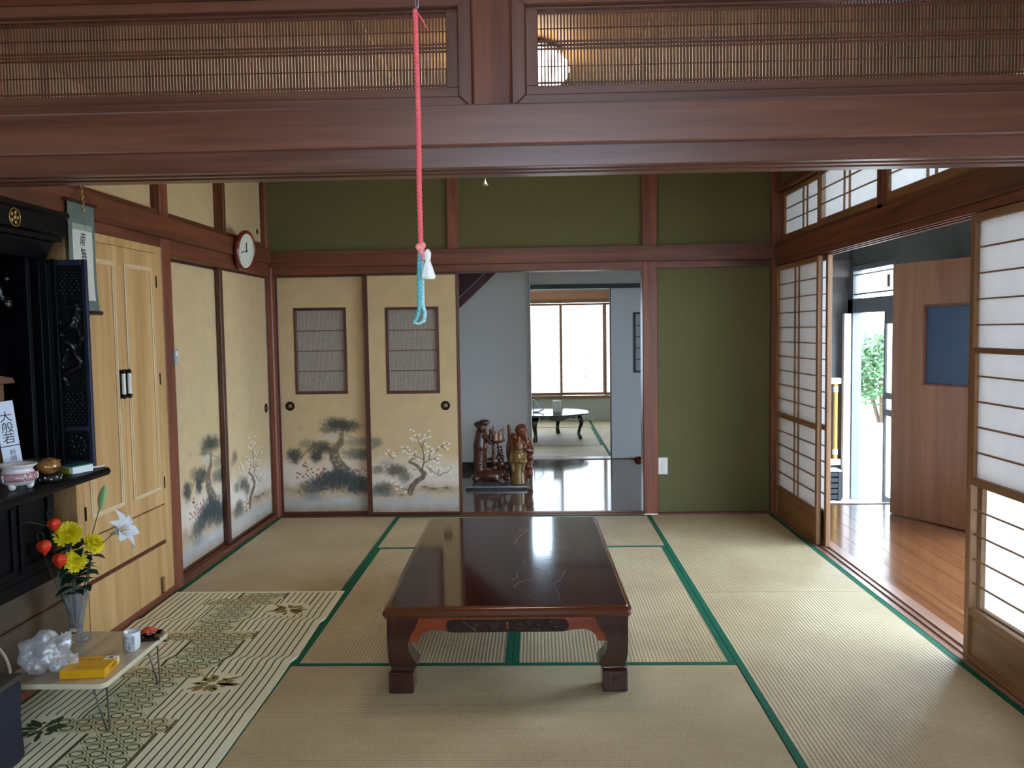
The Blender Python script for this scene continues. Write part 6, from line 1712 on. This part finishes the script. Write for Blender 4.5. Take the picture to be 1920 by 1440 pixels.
# ================================================================== FAR ROOM
BLK = plain('black_brown_lacquer', (30, 18, 15), 0.12, var=0.15, coat=0.8)
rx, ry, RR = 0.235, 8.02, 0.53
rtb = thing('round_table', 'round black-brown lacquered low table in the far tatami room', 'table', (rx, ry, 0))
build('tabletop', MB().lathe((rx, ry, 0), [(RR - 0.05, 0.300), (RR - 0.015, 0.302), (RR, 0.310), (RR, 0.322), (RR - 0.012, 0.330), (RR - 0.04, 0.332), (0.001, 0.332)], 64), BLK, rtb, 0, True, sharp=0.5)
for k in range(4):
    a = math.radians(-20 + 90 * k)
    ca, sa = math.cos(a), math.sin(a)
    pr = [(0.300, 0.40, 0.045), (0.27, 0.43, 0.048), (0.23, 0.455, 0.040), (0.18, 0.450, 0.030), (0.12, 0.425, 0.024), (0.07, 0.415, 0.024), (0.035, 0.430, 0.030), (0.012, 0.440, 0.032), (0.0008, 0.438, 0.026)]
    rings = []
    for z, r, w in pr:
        rings.append([(rx + (r + w * 0.8 * math.cos(t_)) * ca - w * math.sin(t_) * sa, ry + (r + w * 0.8 * math.cos(t_)) * sa + w * math.sin(t_) * ca, z) for t_ in [2 * PI * j / 12 for j in range(12)]])
    build('leg', MB().loft(rings), BLK, rtb, 0, True)
    a2 = a + PI / 4
    pts = [(-0.24, 0.300), (0.24, 0.300), (0.24, 0.262), (0.16, 0.270), (0.09, 0.250), (0.0, 0.240), (-0.09, 0.250), (-0.16, 0.270), (-0.24, 0.262)]
    M = Matrix.Translation((rx, ry, 0)) @ Matrix.Rotation(a2 + H, 4, 'Z') @ Matrix.Translation((0, -0.315, 0))
    build('apron', MB().prism(pts, -0.01, 0.01, 'xz').xform(M), BLK, rtb, 0.002)
cx2, cy2 = 0.36, 7.80
cn = thing('white_canister', 'tall white lidded canister on the round table', 'canister', (cx2, cy2, 0.3325))
build('body', MB().lathe((cx2, cy2, 0.3325), [(0.046, 0.0005), (0.052, 0.004), (0.052, 0.128), (0.050, 0.130)], 28), WHITEP, cn, 0, True, sharp=0.6)
build('lid', MB().lathe((cx2, cy2, 0.3325), [(0.054, 0.130), (0.055, 0.133), (0.055, 0.150), (0.051, 0.154), (0.001, 0.154)], 28), WHITEP, cn, 0, True, sharp=0.6)
build('grey_band', MB().lathe((cx2, cy2, 0.3325), [(0.0524, 0.010), (0.0524, 0.022)], 28), plain('grey_plastic', (150, 152, 154), 0.4, var=0.03), cn, 0, True)
gx2, gy2 = 0.10, 7.86
wb = thing('wire_stand', 'pale blue bent-wire stand at the edge of the round table', 'stand', (gx2, gy2, 0.3325))
BLU = plain('pale_blue_metal', (120, 146, 190), 0.3, 0.4, var=0.05)
for s in (0, 0.07):
    build('wire', MB().tube([(gx2 - 0.04, gy2 + s, 0.3395), (gx2 + 0.03, gy2 + s, 0.3395), (gx2 + 0.095, gy2 + s, 0.375), (gx2 + 0.085, gy2 + s, 0.43), (gx2 + 0.035, gy2 + s, 0.49), (gx2 - 0.03, gy2 + s, 0.495), (gx2 - 0.03, gy2 + s, 0.36)], 0.0065, 8), BLU, wb, 0, True)
build('tie_rod', MB().tube([(gx2 - 0.03, gy2, 0.495), (gx2 - 0.03, gy2 + 0.07, 0.495)], 0.006, 8), BLU, wb)
build('cord', MB().tube([(gx2 - 0.01, gy2, 0.485), (gx2 + 0.02, gy2 - 0.01, 0.43), (gx2 + 0.06, gy2 - 0.01, 0.40)], 0.004, 6), WHITEP, wb, 0, True)

# ================================================================== ENTRANCE AND GARDEN
eb = thing('grab_bar', 'yellow wooden grab bar between white brackets in the entrance', 'grab bar', (2.866, 5.36, 0.1))
def ent(px, z): return (px, 5.345, z)
YW = wood('yellow_grab_wood', (190, 140, 66), (220, 172, 96), 'z', 0.4, 16)
bxx = 2.866
build('bar', MB().tube([(bxx, 5.345, 0.12), (bxx, 5.345, 0.82)], 0.021, 14), YW, eb, 0, True, sharp=0.8)
for z in (0.815, 0.065):
    build('bracket', B(bxx - 0.055, bxx + 0.045, 5.315, 5.40, z, z + 0.055), WHITEP, eb, 0.005)
for z in (0.16, 0.74):
    build('collar', MB().lathe((bxx, 5.345, z), [(0.024, 0.0), (0.025, 0.01), (0.024, 0.05)], 14), WHITEP, eb, 0, True)
sk = thing('shoe_rack', 'low black slatted shoe rack under the grab bar', 'rack', (2.55, 5.30, -0.25))
for q in ((2.22, 2.25), (2.855, 2.885)): build('side', B(q[0], q[1], 5.22, 5.39, -0.2495, 0.02), plain('black_rack', (30, 30, 32), 0.5), sk, 0.002)
for k in range(5): build('slat', B(2.25, 2.855, 5.225, 5.245, -0.235 + 0.052 * k, -0.195 + 0.052 * k), plain('black_rack', (30, 30, 32), 0.5), sk, 0.002)
build('top', B(2.22, 2.885, 5.215, 5.395, 0.02, 0.035), WHITEP, sk, 0.002)
# garden shrub outside the entrance
bu = thing('garden_shrub', 'green leafy shrub outside the bright entrance door', 'shrub', (6.4, 12.95, -0.42))
rb2 = random.Random(31); lv = MB()
for k in range(2600):
    a, b_ = rb2.uniform(0, 6.28), math.acos(rb2.uniform(-0.6, 1)); R = rb2.uniform(0.55, 1.0)
    c = Vector((6.4 + 0.85 * R * math.sin(b_) * math.cos(a), 12.95 + 0.85 * R * math.sin(b_) * math.sin(a), 0.42 + 0.85 * R * math.cos(b_)))
    d = Vector((rb2.uniform(-1, 1), rb2.uniform(-1, 1), rb2.uniform(-.3, 1))).normalized(); s = d.orthogonal().normalized() * 0.035
    lv.add([c, c + d * 0.06 + s, c + d * 0.13, c + d * 0.06 - s], [(0, 1, 2, 3)])
o = build('foliage', lv, plain('shrub_leaf', (70, 104, 62), 0.6, var=0.4, scale=4), bu); o['kind'] = 'stuff'
for k in range(6):
    a = k * 1.05
    build('branch', MB().tube([(6.4 + 0.05 * math.cos(a), 12.95 + 0.05 * math.sin(a), -0.42), (6.4 + 0.3 * math.cos(a), 12.95 + 0.3 * math.sin(a), 0.4), (6.4 + 0.6 * math.cos(a), 12.95 + 0.6 * math.sin(a), 1.1)], [0.03, 0.02, 0.008], 6), plain('shrub_bark', (96, 80, 64), 0.9), bu)
